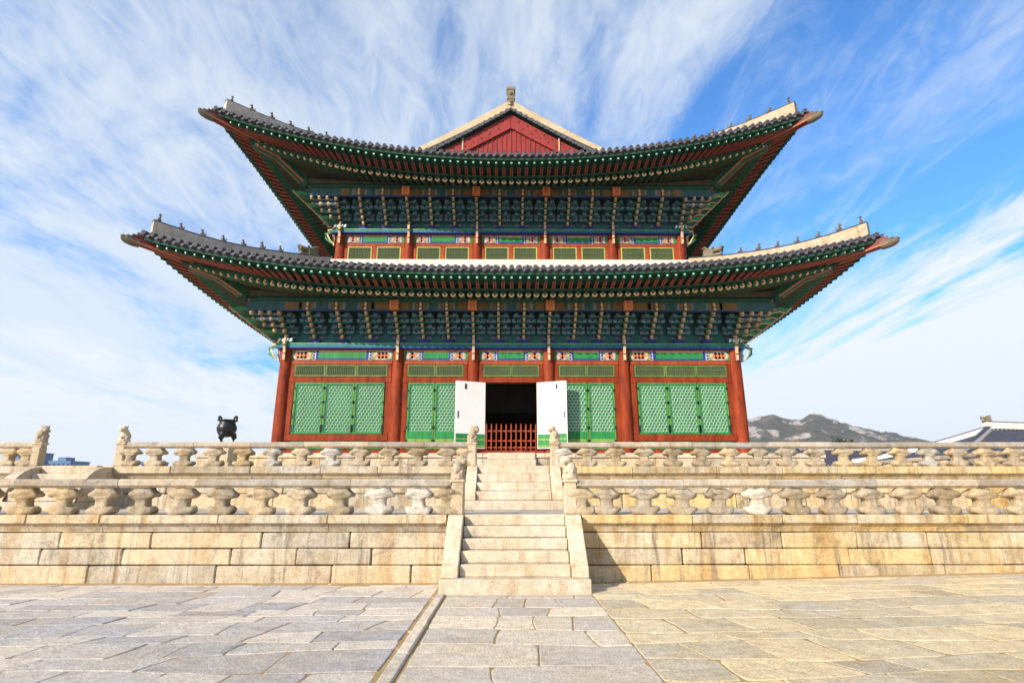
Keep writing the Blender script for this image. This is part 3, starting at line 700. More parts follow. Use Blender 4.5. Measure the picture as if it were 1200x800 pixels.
# --- painted beams: lintel with frieze, plate above
def lintel(x0, x1, y, z0, z1):
    m = MB(); h = z1 - z0; yf = y - 0.11
    m.box(x0, x1, yf, y + 0.11, z0, z1, 0)
    L = x1 - x0; e = 0.004
    def patch(a, b, za, zb, mi, k=1): m.box(a, b, yf - e * k, yf, z0 + za * h, z0 + zb * h, mi)
    patch(x0, x1, 0.0, 0.09, 1); patch(x0, x1, 0.91, 1.0, 2)
    c0, c1 = x0 + L * 0.30, x1 - L * 0.30
    if L > 4: c0, c1 = x0 + 1.25, x1 - 1.25
    patch(c0, c1, 0.12, 0.24, 3); patch(c0, c1, 0.24, 0.72, 4); patch(c0, c1, 0.72, 0.80, 5); patch(c0, c1, 0.80, 0.90, 6)
    for s, c in ((-1, c0), (1, c1)):
        out = x0 if s < 0 else x1
        seg = abs(out - c)
        def rng(a, b): return (min(c + s*a*seg, c + s*b*seg), max(c + s*a*seg, c + s*b*seg))
        for (a, b, mi) in ((0.0, 0.10, 3), (0.10, 0.16, 7), (0.16, 0.21, 8), (0.21, 0.30, 9), (0.30, 0.35, 5), (0.35, 0.86, 6 if L > 4 else 10), (0.86, 1.0, 4)):
            p = rng(a, b); patch(p[0], p[1], 0.12, 0.89, mi, 1)
        def lotus(f, r, cols):
            cx = c + s * f * seg; cz = z0 + h * 0.5; rr_ = random.Random(int(f * 100) + int(L * 10))
            for p_ in range(9):                          # a rosette of small petals round a dark heart
                a = 2 * math.pi * p_ / 8; rad = 0.62 * r if p_ else 0.0; pr = 0.40 * r; n = 8; yy = yf - 0.006 - 0.001 * (p_ % 2)
                px0, pz0 = cx + rad * math.cos(a) * (1 if p_ else 0), cz + rad * math.sin(a) * (1 if p_ else 0)
                m.add([(px0 + pr * math.cos(2*math.pi*k/n), yy - (0.003 if not p_ else 0), pz0 + pr * math.sin(2*math.pi*k/n)) for k in range(n)], [list(range(n))], cols[p_ % len(cols)] if p_ else 2)
        if L > 4:
            for f in (0.42, 0.56, 0.70, 0.82): lotus(f, h * 0.36, ((7, 10), (10, 7, 7), (7, 6, 10), (10, 3, 7))[int(f * 7) % 4])
        else: lotus(0.47, h * 0.36, (7, 10)); lotus(0.68, h * 0.36, (10, 7, 3, 7))
        # scalloped white and yellow edges against the green field
        for kk in range(3):
            zc_ = z0 + h * (0.22 + 0.28 * kk)
            for rr, mi, off in ((0.085, 7, 0.16), (0.055, 8, 0.17)):
                cx = c + s * off * seg; n = 10; yy = yf - 0.0065 - (0.002 if rr < 0.08 else 0)
                m.add([(cx + rr * math.cos(2*math.pi*k/n), yy, zc_ + rr * math.sin(2*math.pi*k/n)) for k in range(n)], [list(range(n))], mi)
    return m.build('lintel', [M_teal2, M_maroon, M_orange, M_blue, M_green, M_lime, M_cream, M_offw, M_blue, M_lime, M_pinkf], hall, fix=True)
def spans(X, r): return [(X[i] + r, X[i + 1] - r) for i in range(len(X) - 1)]
for a, b in spans(LX, 0.27): lintel(a, b, YL, 7.73, 8.27)
for a, b in spans(UX, 0.25): lintel(a, b, YUP, 14.42, 14.93)
def plate(hx, hy, z0, z1):
    m = MB()
    for side in 'FBLR':
        Q = dict(hx=hx, hy=hy); A = half(Q, side) + 0.42
        e = 0.0 if side in 'FB' else -0.79
        p = [wp(Q, side, s * (A + e), o, z0) for s, o in ((-1, 0.36), (1, 0.36), (1, -0.36), (-1, -0.36))]
        xs_, ys_ = [q[0] for q in p], [q[1] for q in p]
        zm = z0 + (z1 - z0) * 0.22
        m.box(min(xs_), max(xs_), min(ys_), max(ys_), z0, zm, 1); m.box(min(xs_), max(xs_), min(ys_), max(ys_), zm, z1, 0)
        if side == 'F': m.box(min(xs_), max(xs_), min(ys_) - 0.006, min(ys_), z1 - 0.045, z1 - 0.005, 2)
    return m.build('plate_beam', [M_teal2, M_blue, M_lime], hall)
plate(10.6, 15.1, 8.29, 8.55); plate(9.0, 13.5, 14.94, 15.17)

# --- frames, doors, windows
def lattice(x0, x1, y, z0, z1, pitch, bar, slats=False):
    """bars in three directions over the opening, clipped to it"""
    m = MB(); hw, hh = (x1 - x0) / 2, (z1 - z0) / 2; cx, cz = (x0 + x1) / 2, (z0 + z1) / 2
    dirs = (0, 60, 120) if not slats else (90, 0)
    for dg in dirs:
        a = R(dg); dx, dz = math.cos(a), math.sin(a); nx, nz = -dz, dx
        ext = abs(hw * nx) + abs(hh * nz); st = pitch if not (slats and dg == 0) else hh * 0.9
        k = int(ext / st) + 1
        for i in range(-k, k + 1):
            o = i * st + (st / 2 if dg else 0); px, pz = nx * o, nz * o
            t0, t1 = -1e9, 1e9
            for p, d, h in ((px, dx, hw), (pz, dz, hh)):
                if abs(d) < 1e-9:
                    if abs(p) > h: t0, t1 = 1, 0
                else:
                    u, v = sorted(((-h - p) / d, (h - p) / d)); t0, t1 = max(t0, u), min(t1, v)
            if t1 - t0 < 0.03: continue
            A = (cx + px + dx * t0, cz + pz + dz * t0); B = (cx + px + dx * t1, cz + pz + dz * t1)
            w2 = bar / 2; yy = y - 0.001 * dirs.index(dg)
            vs = [(A[0] + nx*w2, yy - 0.03, A[1] + nz*w2), (A[0] - nx*w2, yy - 0.03, A[1] - nz*w2), (B[0] - nx*w2, yy - 0.03, B[1] - nz*w2), (B[0] + nx*w2, yy - 0.03, B[1] + nz*w2)]
            vs += [(v[0], yy, v[2]) for v in vs]
            m.add(vs, [(0,1,2,3), (0,4,5,1), (1,5,6,2), (2,6,7,3), (3,7,4,0)], 0)
    return m
def frame(m, x0, x1, y0, y1, z0, z1, t, mi=0, tb=None):
    tb = tb or t
    m.box(x0, x0 + t, y0, y1, z0, z1, mi); m.box(x1 - t, x1, y0, y1, z0, z1, mi)
    m.box(x0 + t, x1 - t, y0, y1, z0, z0 + tb, mi); m.box(x0 + t, x1 - t, y0, y1, z1 - t, z1, mi)
def lattice_door(x0, x1, z0, z1, solid=0.0, kind='lattice_window'):
    y = YL - 0.10
    m = MB(); frame(m, x0, x1, y - 0.06, y + 0.03, z0, z1, 0.095)
    if solid: 
        m.box(x0 + 0.095, x1 - 0.095, y - 0.05, y + 0.02, z0 + 0.095, z0 + solid, 0)
        m.box(x0 + 0.095, x1 - 0.095, y - 0.068, y - 0.05, z0 + solid * 0.42, z0 + solid * 0.58, 1)
        m.box(x0 + 0.02, x1 - 0.02, y - 0.066, y - 0.06, z0 + 0.02, z0 + 0.07, 1)
    # thin yellow green edge lines
    m.box(x0 + 0.012, x1 - 0.012, y - 0.0645, y - 0.06, z1 - 0.03, z1 - 0.008, 1)
    for xx in (x0 + 0.008, x1 - 0.034): m.box(xx, xx + 0.026, y - 0.0645, y - 0.06, z0 + 0.1, z1 - 0.1, 1)
    o = m.build(kind, [M_green, M_lime], hall)
    zb = z0 + (solid or 0.095)
    l = lattice(x0 + 0.095, x1 - 0.095, y + 0.0, zb, z1 - 0.095, 0.138, 0.027); l.build('lattice', M_green, o)
    p = MB(); p.box(x0 + 0.09, x1 - 0.09, y + 0.004, y + 0.02, zb, z1 - 0.09); p.build('window_paper', M_paper, o)
    for xx in (x0 - 0.03, x1 - 0.05):
        for f in (0.03, 0.30, 0.58, 0.86): 
            h = MB(); zc_ = z0 + (z1 - z0) * f; h.box(xx, xx + 0.08, y - 0.075, y - 0.058, zc_, zc_ + (0.34 if f < 0.1 else 0.13)); h.build('hinge_plate', M_iron, o)
def transom(x0, x1, z0, z1, y=YL - 0.10, mf=None, ml=None, kind='transom_window'):
    m = MB(); frame(m, x0, x1, y - 0.045, y + 0.03, z0, z1, 0.05)
    o = m.build(kind, mf or M_limed, hall)
    l = lattice(x0 + 0.05, x1 - 0.05, y + 0.0, z0 + 0.05, z1 - 0.05, 0.085, 0.035, slats=True); l.build('lattice', ml or M_wing, o)
    p = MB(); p.box(x0 + 0.045, x1 - 0.045, y + 0.004, y + 0.02, z0 + 0.045, z1 - 0.045); p.build('window_paper', M_paperd, o)
def redbox(name, x0, x1, z0, z1, d=0.15, m=None, y=YL, bev=0.012):
    b = MB(); b.cbox(x0, x1, y - d, y + d, z0, z1, bev); return b.build(name, m or M_red, hall)
for i, (a, b) in enumerate(spans(LX, 0.29)):
    mid = i == 2; outer = i in (0, 4)
    redbox('rail_beam', a - 0.02, b + 0.02, 7.56, 7.727, 0.15, M_redb); redbox('rail_beam', a - 0.02, b + 0.02, 6.70, 6.96, 0.16)
    redbox('sill_beam', a - 0.02, b + 0.02, ZS + 0.02, 3.62, 0.17)
    n = 3 if outer else 2
    for xx in (a + 0.08, b - 0.08): redbox('jamb', xx - 0.09, xx + 0.09, 6.962, 7.558, 0.13)
    ww = (b - a - 0.34) / n
    for j in range(n): transom(a + 0.17 + ww * j + 0.012, a + 0.17 + ww * (j + 1) - 0.012, 6.985, 7.535)
    if outer:
        redbox('rail_beam', a, b, 4.02, 4.32, 0.15)
        for xx in (a + 0.10, b - 0.10): redbox('jamb', xx - 0.13, xx + 0.13, 4.322, 6.698, 0.14); 
        w3 = (b - a - 0.52) / 3
        for j in range(3): lattice_door(a + 0.26 + w3 * j + 0.012, a + 0.26 + w3 * (j + 1) - 0.012, 4.33, 6.69)
        for j in range(5):
            x_ = a + 0.2 + (b - a - 0.4) * j / 5; redbox('panel_board', x_ + 0.06, x_ + (b - a - 0.4) / 5 - 0.06, 3.64, 4.01, 0.10, M_green)
            if j: redbox('jamb', x_ - 0.06, x_ + 0.06, 3.622, 4.018, 0.13)
        m = MB(); m.box(a, b, YL - 0.03, YL + 0.05, 3.62, 6.7); m.build('backing_board', M_red, hall)
    elif not mid:
        for xx in (a + 0.10, b - 0.10): redbox('jamb', xx - 0.12, xx + 0.12, 3.622, 6.698, 0.14)
        w2 = (b - a - 0.46) / 2
        for j in range(2): lattice_door(a + 0.23 + w2 * j + 0.014, a + 0.23 + w2 * (j + 1) - 0.014, 3.64, 6.69, 0.80, 'lattice_door')
        m = MB(); m.box(a, b, YL - 0.03, YL + 0.05, 3.62, 6.7); m.build('backing_board', M_red, hall)
    else:
        for xx in (-1.335, 1.335): redbox('jamb', xx - 0.15, xx + 0.15, 3.622, 6.698, 0.15)
# open white leaves, swung out past the columns
for s in (-1, 1):
    L = 1.42; ang = R(22); hinge = Vector((s * 1.20, YL - 0.22, 0)); d = Vector((s * math.cos(ang), -math.sin(ang), 0)); nn = Vector((0, 0, 1)).cross(d); 
    def leafbox(m, a0, a1, t0, t1, z0, z1, mi=0):
        vs = []
        for z in (z0, z1):
            for a_, t_ in ((a0, t0), (a1, t0), (a1, t1), (a0, t1)): p = hinge + d * a_ + nn * t_; vs.append((p.x, p.y, z))
        m.add(vs, [(0,3,2,1), (4,5,6,7), (0,1,5,4), (1,2,6,5), (2,3,7,6), (3,0,4,7)], mi)
    front = 1 if (nn.y < 0) else -1
    m = MB(); leafbox(m, 0, L, -0.035, 0.035, 3.66, 6.68)
    o = m.build('door_leaf', M_white, hall); o['label'] = 'open door leaf with plain white inner face'
    m = MB(); f0 = 0.036 * front; leafbox(m, 0.03, L - 0.03, min(f0, f0 + 0.012*front), max(f0, f0 + 0.012*front), 3.70, 4.30, 0)
    f1 = f0 + 0.0121 * front; leafbox(m, 0.03, L - 0.03, min(f1, f1 + .005*front), max(f1, f1 + .005*front), 4.02, 4.10, 1)
    leafbox(m, 0.03, L - 0.03, min(f1, f1 + .005*front), max(f1, f1 + .005*front), 3.72, 3.80, 1); m.build('base_panel', [M_green, M_lime], o)
    m = MB(); leafbox(m, L - 0.5, L - 0.42, min(f0, f0 + .02*front), max(f0, f0 + .02*front), 6.32, 6.56)
    leafbox(m, L - 0.14, L - 0.10, min(f0, f0 + .02*front), max(f0, f0 + .02*front), 5.0, 5.3); m.build('hinge_plate', M_iron, o)
# upper storey infill: orange red boards with small yellow framed windows
for i, (a, b) in enumerate(spans(UX, 0.25)):
    m = MB(); m.box(a, b, YUP - 0.03, YUP + 0.05, 12.7, 14.42); m.build('backing_board', M_redb, hall)
    redbox('rail_beam', a, b, 14.27, 14.415, 0.12, M_redb, YUP); redbox('rail_beam', a, b, 13.02, 13.40, 0.12, M_redb, YUP)
    n = 2; ww = (b - a) / n
    for xx, jw in ((a + 0.07, .08), ((a + b) / 2, .11), (b - 0.07, .08)): redbox('jamb', xx - jw, xx + jw, 13.402, 14.268, 0.11, M_redb, YUP)
    transom(a + 0.17, (a + b) / 2 - 0.13, 13.43, 14.25, YUP - 0.07, M_yellow_f, M_wing, 'lattice_window'); transom((a + b) / 2 + 0.13, b - 0.17, 13.43, 14.25, YUP - 0.07, M_yellow_f, M_wing, 'lattice_window')

def between(X, ns):
    r = []
    for i, n in enumerate(ns):
        for j in range(1, n + 1): r.append(X[i] + (X[i + 1] - X[i]) * j / (n + 1))
    return r
# --- bracket sets
def bracket_meshes(reach, H, low=False):
    """local: x along the wall, y = -outward, z up from the plate"""
    n = 5; h = (H - 0.2) / n; step = reach / n
    cap = MB(); cap.prism([(-0.16, 0.0), (0.16, 0.0), (0.24, 0.12), (0.24, 0.20), (-0.24, 0.20), (-0.24, 0.12)], -0.24, 0.24, 'y')
    arms = MB()
    for k in range(n):
        z = 0.2 + k * h
        for j in range(k + 1):
            o = -(j * step); L = (0.34, 0.54, 0.40, 0.56, 0.44)[k] if j == k else (0.50, 0.36, 0.54, 0.38, 0.50)[k]
            if j < k - 1: continue
            hh = h * 0.44
            poly = [(-L, z + hh), (-L, z + hh * 0.55), (-L + 0.14, z + 0.02), (L - 0.14, z + 0.02), (L, z + hh * 0.55), (L, z + hh)]
            arms.prism(poly, o - 0.07, o + 0.07, 'y', 0)
            arms.box(-L + 0.02, L - 0.02, o - 0.0745, o - 0.07, z + hh * 0.62, z + hh * 0.95, 5)
            for bx in ((-L + 0.09, -0.22, 0.22, L - 0.09) if L > 0.45 else (-L + 0.09, L - 0.09)):
                arms.prism([(bx - 0.07, z + hh), (bx + 0.07, z + hh), (bx + 0.095, z + hh + h * 0.2), (bx + 0.095, z + h * 0.98), (bx - 0.095, z + h * 0.98), (bx - 0.095, z + hh + h * 0.2)], o - 0.10, o + 0.10, 'y', 1 if (k + int(bx * 10)) % 2 else 2)
                arms.box(bx - 0.085, bx + 0.085, o - 0.106, o - 0.10, z + h * 0.74, z + h * 0.92, 6)
    ton = MB()
    for k in range(n):
        z = 0.2 + k * h; o0 = 0.22 + k * step; w2 = 0.058
        # the beam through the wall and its down-curled cream beak
        ton.prism([(0.3, z + 0.02), (-o0, z + 0.02), (-o0, z + h * 0.86), (0.3, z + h * 0.86)], -w2, w2, 'x', 0)
        up = k < n - 1
        beak = [(-o0 + 0.02, z + h * 1.0), (-o0 - 0.18, z + h * 0.98), (-o0 - 0.27, z + h * 0.55), (-o0 - 0.25, z + h * 0.2), (-o0 - 0.22, z - h * 0.12), (-o0 - 0.12, z + h * 0.02), (-o0 + 0.02, z + 0.03)]
        b0 = len(ton.v); ton.prism(beak, -w2 * 0.9, w2 * 0.9, 'x', 1)
        ton.box(-w2 * 0.8, w2 * 0.8, -o0 - 0.262, -o0 - 0.225, z + h * 0.04, z + h * 0.17, 2)
        ton.box(-w2 * 0.9 - 0.004, w2 * 0.9 + 0.004, -o0 - 0.12, -o0 - 0.06, z + h * 0.05, z + h * 0.8, 3)
    tonc = ton.mesh('bracket_tongue', [M_dgreen, M_creamdk, M_maroon, M_brown])
    zt_ = 0.2 + n * h; o0 = reach + 0.18
    ton.prism([(0.2 - o0, zt_ + 0.0), (-o0 - 0.10, zt_ + 0.02), (-o0 - 0.16, zt_ - 0.02), (-o0 - 0.20, zt_ + 0.06), (-o0 - 0.13, zt_ + 0.16), (-o0 - 0.17, zt_ + 0.30), (-o0 - 0.10, zt_ + 0.38), (0.2 - o0, zt_ + 0.38)], -0.05, 0.05, 'x', 1)
    ton.box(-0.054, 0.054, -o0 - 0.14, -o0 - 0.05, zt_ + 0.12, zt_ + 0.17, 2)
    col = MB()                                            # long cream tongue at the columns
    z = 0.0
    col.prism([(-0.30, 0.30), (-0.46, 0.26), (-0.54, 0.05), (-0.50, -0.18), (-0.42, -0.40), (-0.44, -0.60), (-0.41, -0.82), (-0.34, -0.82), (-0.33, -0.3), (-0.30, 0.0)], -0.055, 0.055, 'x', 0)
    col.box(-0.058, 0.058, -0.545, -0.40, -0.16, -0.10, 1); col.box(-0.058, 0.058, -0.455, -0.38, -0.55, -0.50, 1)
    return (cap.mesh('capital_block', M_blue), arms.mesh('bracket_set', [M_teal, M_slate, M_slate2, M_blue, M_dgreen, M_edge, M_blue2]),
            ton.mesh('bracket_tongue', [M_dgreen, M_creamdk, M_maroon, M_brown]), col.mesh('column_tongue', [M_cream, M_maroon]), tonc)
BL = bracket_meshes(1.30, 1.24); BU = bracket_meshes(1.30, 1.30)
def bracket(Q, BM, side, a, iscol=False, front=True):
    p = wp(Q, side, a, 0.0, Q['zbase']); rz = {'F': 0, 'R': math.pi / 2, 'L': -math.pi / 2, 'B': math.pi}[side]
    o = put('bracket_set', BM[1], hall, loc_of(hall, p), rz)
    put('capital_block', BM[0], o, (0, 0, 0)); put('bracket_tongue', BM[2 if not iscol else 4], o, (0, 0, 0))
    if iscol: put('column_tongue', BM[3], o, (0, 0, 0))
    return o
def between(X, ns):
    r = []
    for i, n in enumerate(ns):
        for j in range(1, n + 1): r.append(X[i] + (X[i + 1] - X[i]) * j / (n + 1))
    return r
for Q, BM, X, ns in ((LO, BL, LX, (3, 2, 2, 2, 3)), (UP, BU, UX, (2, 2, 2, 2, 2))):
    for x in X: bracket(Q, BM, 'F', x, True)
    for x in between(X, ns): bracket(Q, BM, 'F', x)
    A = half(Q, 'R')
    for side in 'LR':
        for d in (0.0, 1.3, 2.6, 3.9, 5.2, 6.5, 7.8, 9.1): bracket(Q, BM, side, (-A + d) if side == 'R' else (A - d), d == 0)
# wall board behind the brackets, purlin with painted board under it
for Q in (LO, UP):
    z0, zp = Q['zbase'], Q['zpur']
    m = MB()
    for side in 'FBLR':
        A = half(Q, side)
        p = [wp(Q, side, s * A, 0.0, 0) for s in (-1, 1)]
        x0, x1 = sorted((p[0][0], p[1][0])); y0, y1 = sorted((p[0][1], p[1][1]))
        if side in 'FB': m.box(x0 - 0.05, x1 + 0.05, y0 - 0.05, y0 + 0.05, z0, zp + 0.9)
        else: m.box(x0 - 0.05, x0 + 0.05, y0 + 0.06, y1 - 0.06, z0, zp + 0.9)
    m.build('bracket_wall', M_teal, hall)
    for side in 'FLR':
        A = half(Q, side) + 1.5; o = 1.5
        m = MB(); m.tube([wp(Q, side, -A - 0.35, o, zp + 0.13), wp(Q, side, A + 0.35, o, zp + 0.13)], 0.14, 12, 0)
        m2 = m
        def bx(a0, a1, z0_, z1_, mi, pr=0.0):
            p, q = wp(Q, side, a0, o - 0.06, 0), wp(Q, side, a1, o + 0.06 + pr, 0)
            m2.box(min(p[0], q[0]), max(p[0], q[0]), min(p[1], q[1]), max(p[1], q[1]), z0_, z1_, mi)
        bx(-A + 0.03, A - 0.03, zp - 0.40, zp - 0.002, 1)
        xs_ = (LX if Q is LO else UX) if side == 'F' else [(-half(Q, side) + 2 * half(Q, side) * i / 5) for i in range(6)]
        for i in range(5):
            a, b = xs_[i] + 0.26, xs_[i + 1] - 0.26; L = b - a
            bx(a, a + L * 0.13, zp - 0.38, zp - 0.04, 2, 0.006); bx(b - L * 0.13, b, zp - 0.38, zp - 0.04, 2, 0.006)
            bx(a + L * 0.13, a + L * 0.17, zp - 0.38, zp - 0.04, 4, 0.006); bx(b - L * 0.17, b - L * 0.13, zp - 0.38, zp - 0.04, 4, 0.006)
            for q in between(xs_, (3, 2, 2, 2, 3) if Q is LO else (2, 2, 2, 2, 2)):
                if not (a < q < b) or side != 'F': continue
                bx(q - 0.27, q - 0.10, zp - 0.38, zp - 0.05, 2, 0.006); bx(q + 0.10, q + 0.27, zp - 0.38, zp - 0.05, 2, 0.006); bx(q - 0.38, q - 0.28, zp - 0.37, zp - 0.06, 6, 0.006); bx(q + 0.28, q + 0.38, zp - 0.37, zp - 0.06, 6, 0.006)
        bx(-A + 0.03, A - 0.03, zp - 0.43, zp - 0.402, 3, 0.01)
        m.build('eave_purlin', [M_dgreen2, M_strip, M_brownd, M_blue2, M_wing, M_dgreen, M_slate], hall)
        if side == 'F':
            for x in xs_[1:5]:
                b = MB(); b.cbox(x - 0.21, x + 0.21, YC - Q['hy'] - o - 0.30, YC - Q['hy'] - o + 0.1, zp - 0.43, zp + 0.02, 0.03); ob = b.build('beam_end', M_orange, hall)
                for xx in (x - 0.16, x + 0.13):
                    c = MB(); c.box(xx, xx + 0.03, YC - Q['hy'] - o - 0.305, YC - Q['hy'] - o - 0.299, zp - 0.4, zp - 0.02)
                    c.build('painted_stripe', M_cream, ob)

# corner clusters: fanned tongues past the corner columns, a diagonal arm with green leaves
for Q, BM in ((LO, BL), (UP, BU)):
    n = 5; H = 1.24 if Q is LO else 1.30; h = (H - 0.2) / n; st_ = 0.26
    for s in (-1, 1):
        cx, cy, z0 = s * Q['hx'], YC - Q['hy'], Q['zbase']
        m = MB()
        for j in range(1, 4):                               # ends of the side arms seen from the front
            x = cx + s * (0.40 * j + 0.02)
            for k in range(j, n):
                z = z0 + 0.2 + k * h; o0 = 0.30 + k * st_; y = cy
                m.prism([(y, z + .02), (y - o0, z + .02), (y - o0, z + h*.85), (y, z + h*.85)], x - .058, x + .058, 'x', 0)
                m.prism([(y-o0+.02, z+h), (y-o0-.18, z+h*.98), (y-o0-.27, z+h*.55), (y-o0-.25, z+h*.2), (y-o0-.22, z-h*.12), (y-o0-.12, z+h*.02), (y-o0+.02, z+.03)], x - .052, x + .052, 'x', 1)
                m.box(x - .046, x + .046, y - o0 - .262, y - o0 - .225, z + h*.04, z + h*.17, 5)
                m.prism([(cy - 0.42*j - .07, z + .02), (cy - 0.42*j + .07, z + .02), (cy - 0.42*j + .07, z + h*.6), (cy - 0.42*j - .07, z + h*.6)], min(cx, cx + s*o0), max(cx, cx + s*o0), 'x', 2)
        D = Vector((s, -1, 0)).normalized(); Pn = Vector((1, s, 0)).normalized()
        for k in range(n + 1):                              # the diagonal: stacked arms with curled green and cream leaves
            z = z0 + 0.16 + k * h * 0.96; o0 = 0.50 + k * 0.36
            def dp(a, zz, t): v = Vector((cx, cy, 0)) + D * a + Pn * t; return (v.x, v.y, zz)
            poly = [(0.0, z), (o0, z), (o0 + 0.28, z - 0.10), (o0 + 0.55, z + 0.08), (o0 + 0.34, z + 0.04), (o0 + 0.16, z + h * .75), (0.0, z + h * .8)]
            vs = [dp(a, zz, -0.10) for a, zz in poly] + [dp(a, zz, 0.10) for a, zz in poly]; L = len(poly)
            m.add(vs, [list(range(L)), list(range(L, 2*L))[::-1]] + [(i, (i+1) % L, L+(i+1) % L, L+i) for i in range(L)], 3 if k % 2 else 0)
            m.tube([dp(o0 - 0.3, z - 0.03, -0.11), dp(o0 + .05, z - 0.035, -0.11), dp(o0 + 0.28, z - 0.12, 0), dp(o0 + 0.56, z + 0.07, 0)], [0.02, .035, .04, .02], 6, 1)
            m.tube([dp(0.1, z + h*.5, -.115), dp(o0 - .05, z + h*.5, -.115)], 0.03, 6, 1 if k % 2 == 0 else 4)
        m.build('corner_bracket', [M_dgreen, M_creamdk, M_slate, M_leafg, M_pink, M_maroon], hall)
        # the corner column's painted cap and its two drooping wings
        c = MB(); c.cbox(cx - 0.36, cx + 0.36, cy - 0.42, cy + 0.36, z0 + 0.02, z0 + 0.24, 0.03, 0)
        for q in range(4):
            xx = cx - 0.27 + 0.18 * q; c.prism([(xx - .07, z0 + .05), (xx + .02, z0 + .05), (xx + .07, z0 + .2), (xx - .02, z0 + .2)], cy - 0.432, cy - 0.42, 'y', 1)
        c.tube([(cx + s*.30, cy - .3, z0 - .02), (cx + s*.62, cy - .3, z0 - .10), (cx + s*.66, cy - .3, z0 - .36), (cx + s*.50, cy - .3, z0 - .62), (cx + s*.34, cy - .3, z0 - .84)], [.05, .06, .05, .045, .03], 8, 2)
        c.tube([(cx + s*.42, cy - .1, z0 - .1), (cx + s*.85, cy - .1, z0 - .22), (cx + s*.80, cy - .1, z0 - .46), (cx + s*.5, cy - .1, z0 - .72)], [.06, .07, .06, .03], 8, 3)
        c.build('corner_capital', [M_teal2, M_white, M_cream, M_leafg], hall)

# --- rafters
RC = dict(rafter=0, flying_rafter=0); RS = dict(rafter=MB(), flying_rafter=MB())
def rafters(Q, side, spacing=0.365, inset=1.2):
    A = half(Q, side); W = A + Q['otip']; ac = A - 1.2
    zw = Q['zpur'] + 0.25 + 1.5 * Q['slope']
    n = int((W - 0.55) / spacing)
    for i in range(-n, n + 1):
        a = i * spacing; d = W - abs(a); sg = 1 if a >= 0 else -1
        sa = a if abs(a) < ac else sg * (ac + (abs(a) - ac) * 0.26)
        S = Vector((sa, 0.0, zw)); o_e, z_e = oe(Q, d), ze(Q, d)
        F2 = Vector((a, o_e - 0.14, z_e - 0.13))
        t = (o_e - inset) / (o_e - 0.14)
        E = Vector((sa + (a - sa) * t, o_e - inset, z_e - 0.53))
        dr = (E - S)
        P = lambda v: Vector(wp(Q, side, v.x, v.y, v.z))
        for kind in ('rafter', 'flying_rafter'):
            indiv = RC[kind] < 100 and side == 'F' and (Q is LO or abs(a) < 3.2)
            m = MB() if indiv else RS[kind]
            if kind == 'rafter':
                g0 = E - dr * (0.42 / dr.length); r_ = 0.130
                m.tube([P(S), P(g0)], r_, 8, 0, caps=False); m.tube([P(g0), P(E)], r_, 8, 1)
                dn = dr.normalized()
                for rr, mi, k in ((0.125, 2, 0.006), (0.050, 3, 0.010)):
                    c = E + dn * k; uu = Vector((0, 0, 1)); sv = Vector((1, 0, 0))
                    m.add([P(c + sv * rr * math.cos(2*math.pi*q/10) + uu * rr * math.sin(2*math.pi*q/10)) for q in range(10)], [list(range(10))], mi)
            else:
                I = Vector((E.x + (S.x - E.x) * 0.1, E.y - 0.30, E.z + 0.22)); d2 = F2 - I
                g0 = F2 - d2 * (0.26 / d2.length)
                m.beam([P(I - Vector((0, 0, .07))), P(g0 - Vector((0, 0, .07)))], 0.12, 0.14, 0); m.beam([P(g0 - Vector((0, 0, .07))), P(F2 - Vector((0, 0, .07)))], 0.125, 0.145, 1)
                for sg_ in (-1, 1):                      # pale lines along both lower edges
                    m.tube([P(I + Vector((sg_ * .06, 0, -.07))), P(g0 + Vector((sg_ * .06, 0, -.07)))], 0.013, 4, 3, caps=False)
                dn = d2.normalized(); c = F2 + dn * 0.005; rr = 0.048
                m.add([P(c + Vector((rr * math.cos(2*math.pi*q/8), 0, rr * math.sin(2*math.pi*q/8)))) for q in range(8)], [list(range(8))], 2)
            if indiv:
                RC[kind] += 1
                m.build(kind, RM[kind], hall)
RM = dict(rafter=[M_rafterb, M_dgreen, M_orange_c, M_maroon], flying_rafter=[M_maroon, M_dgreen2, M_mint, M_pinkline])
for Q in (LO, UP):
    for side in 'FLR': rafters(Q, side)
for kd in RS:
    o = RS[kd].build(kd, RM[kd], hall); o['kind'] = 'stuff'
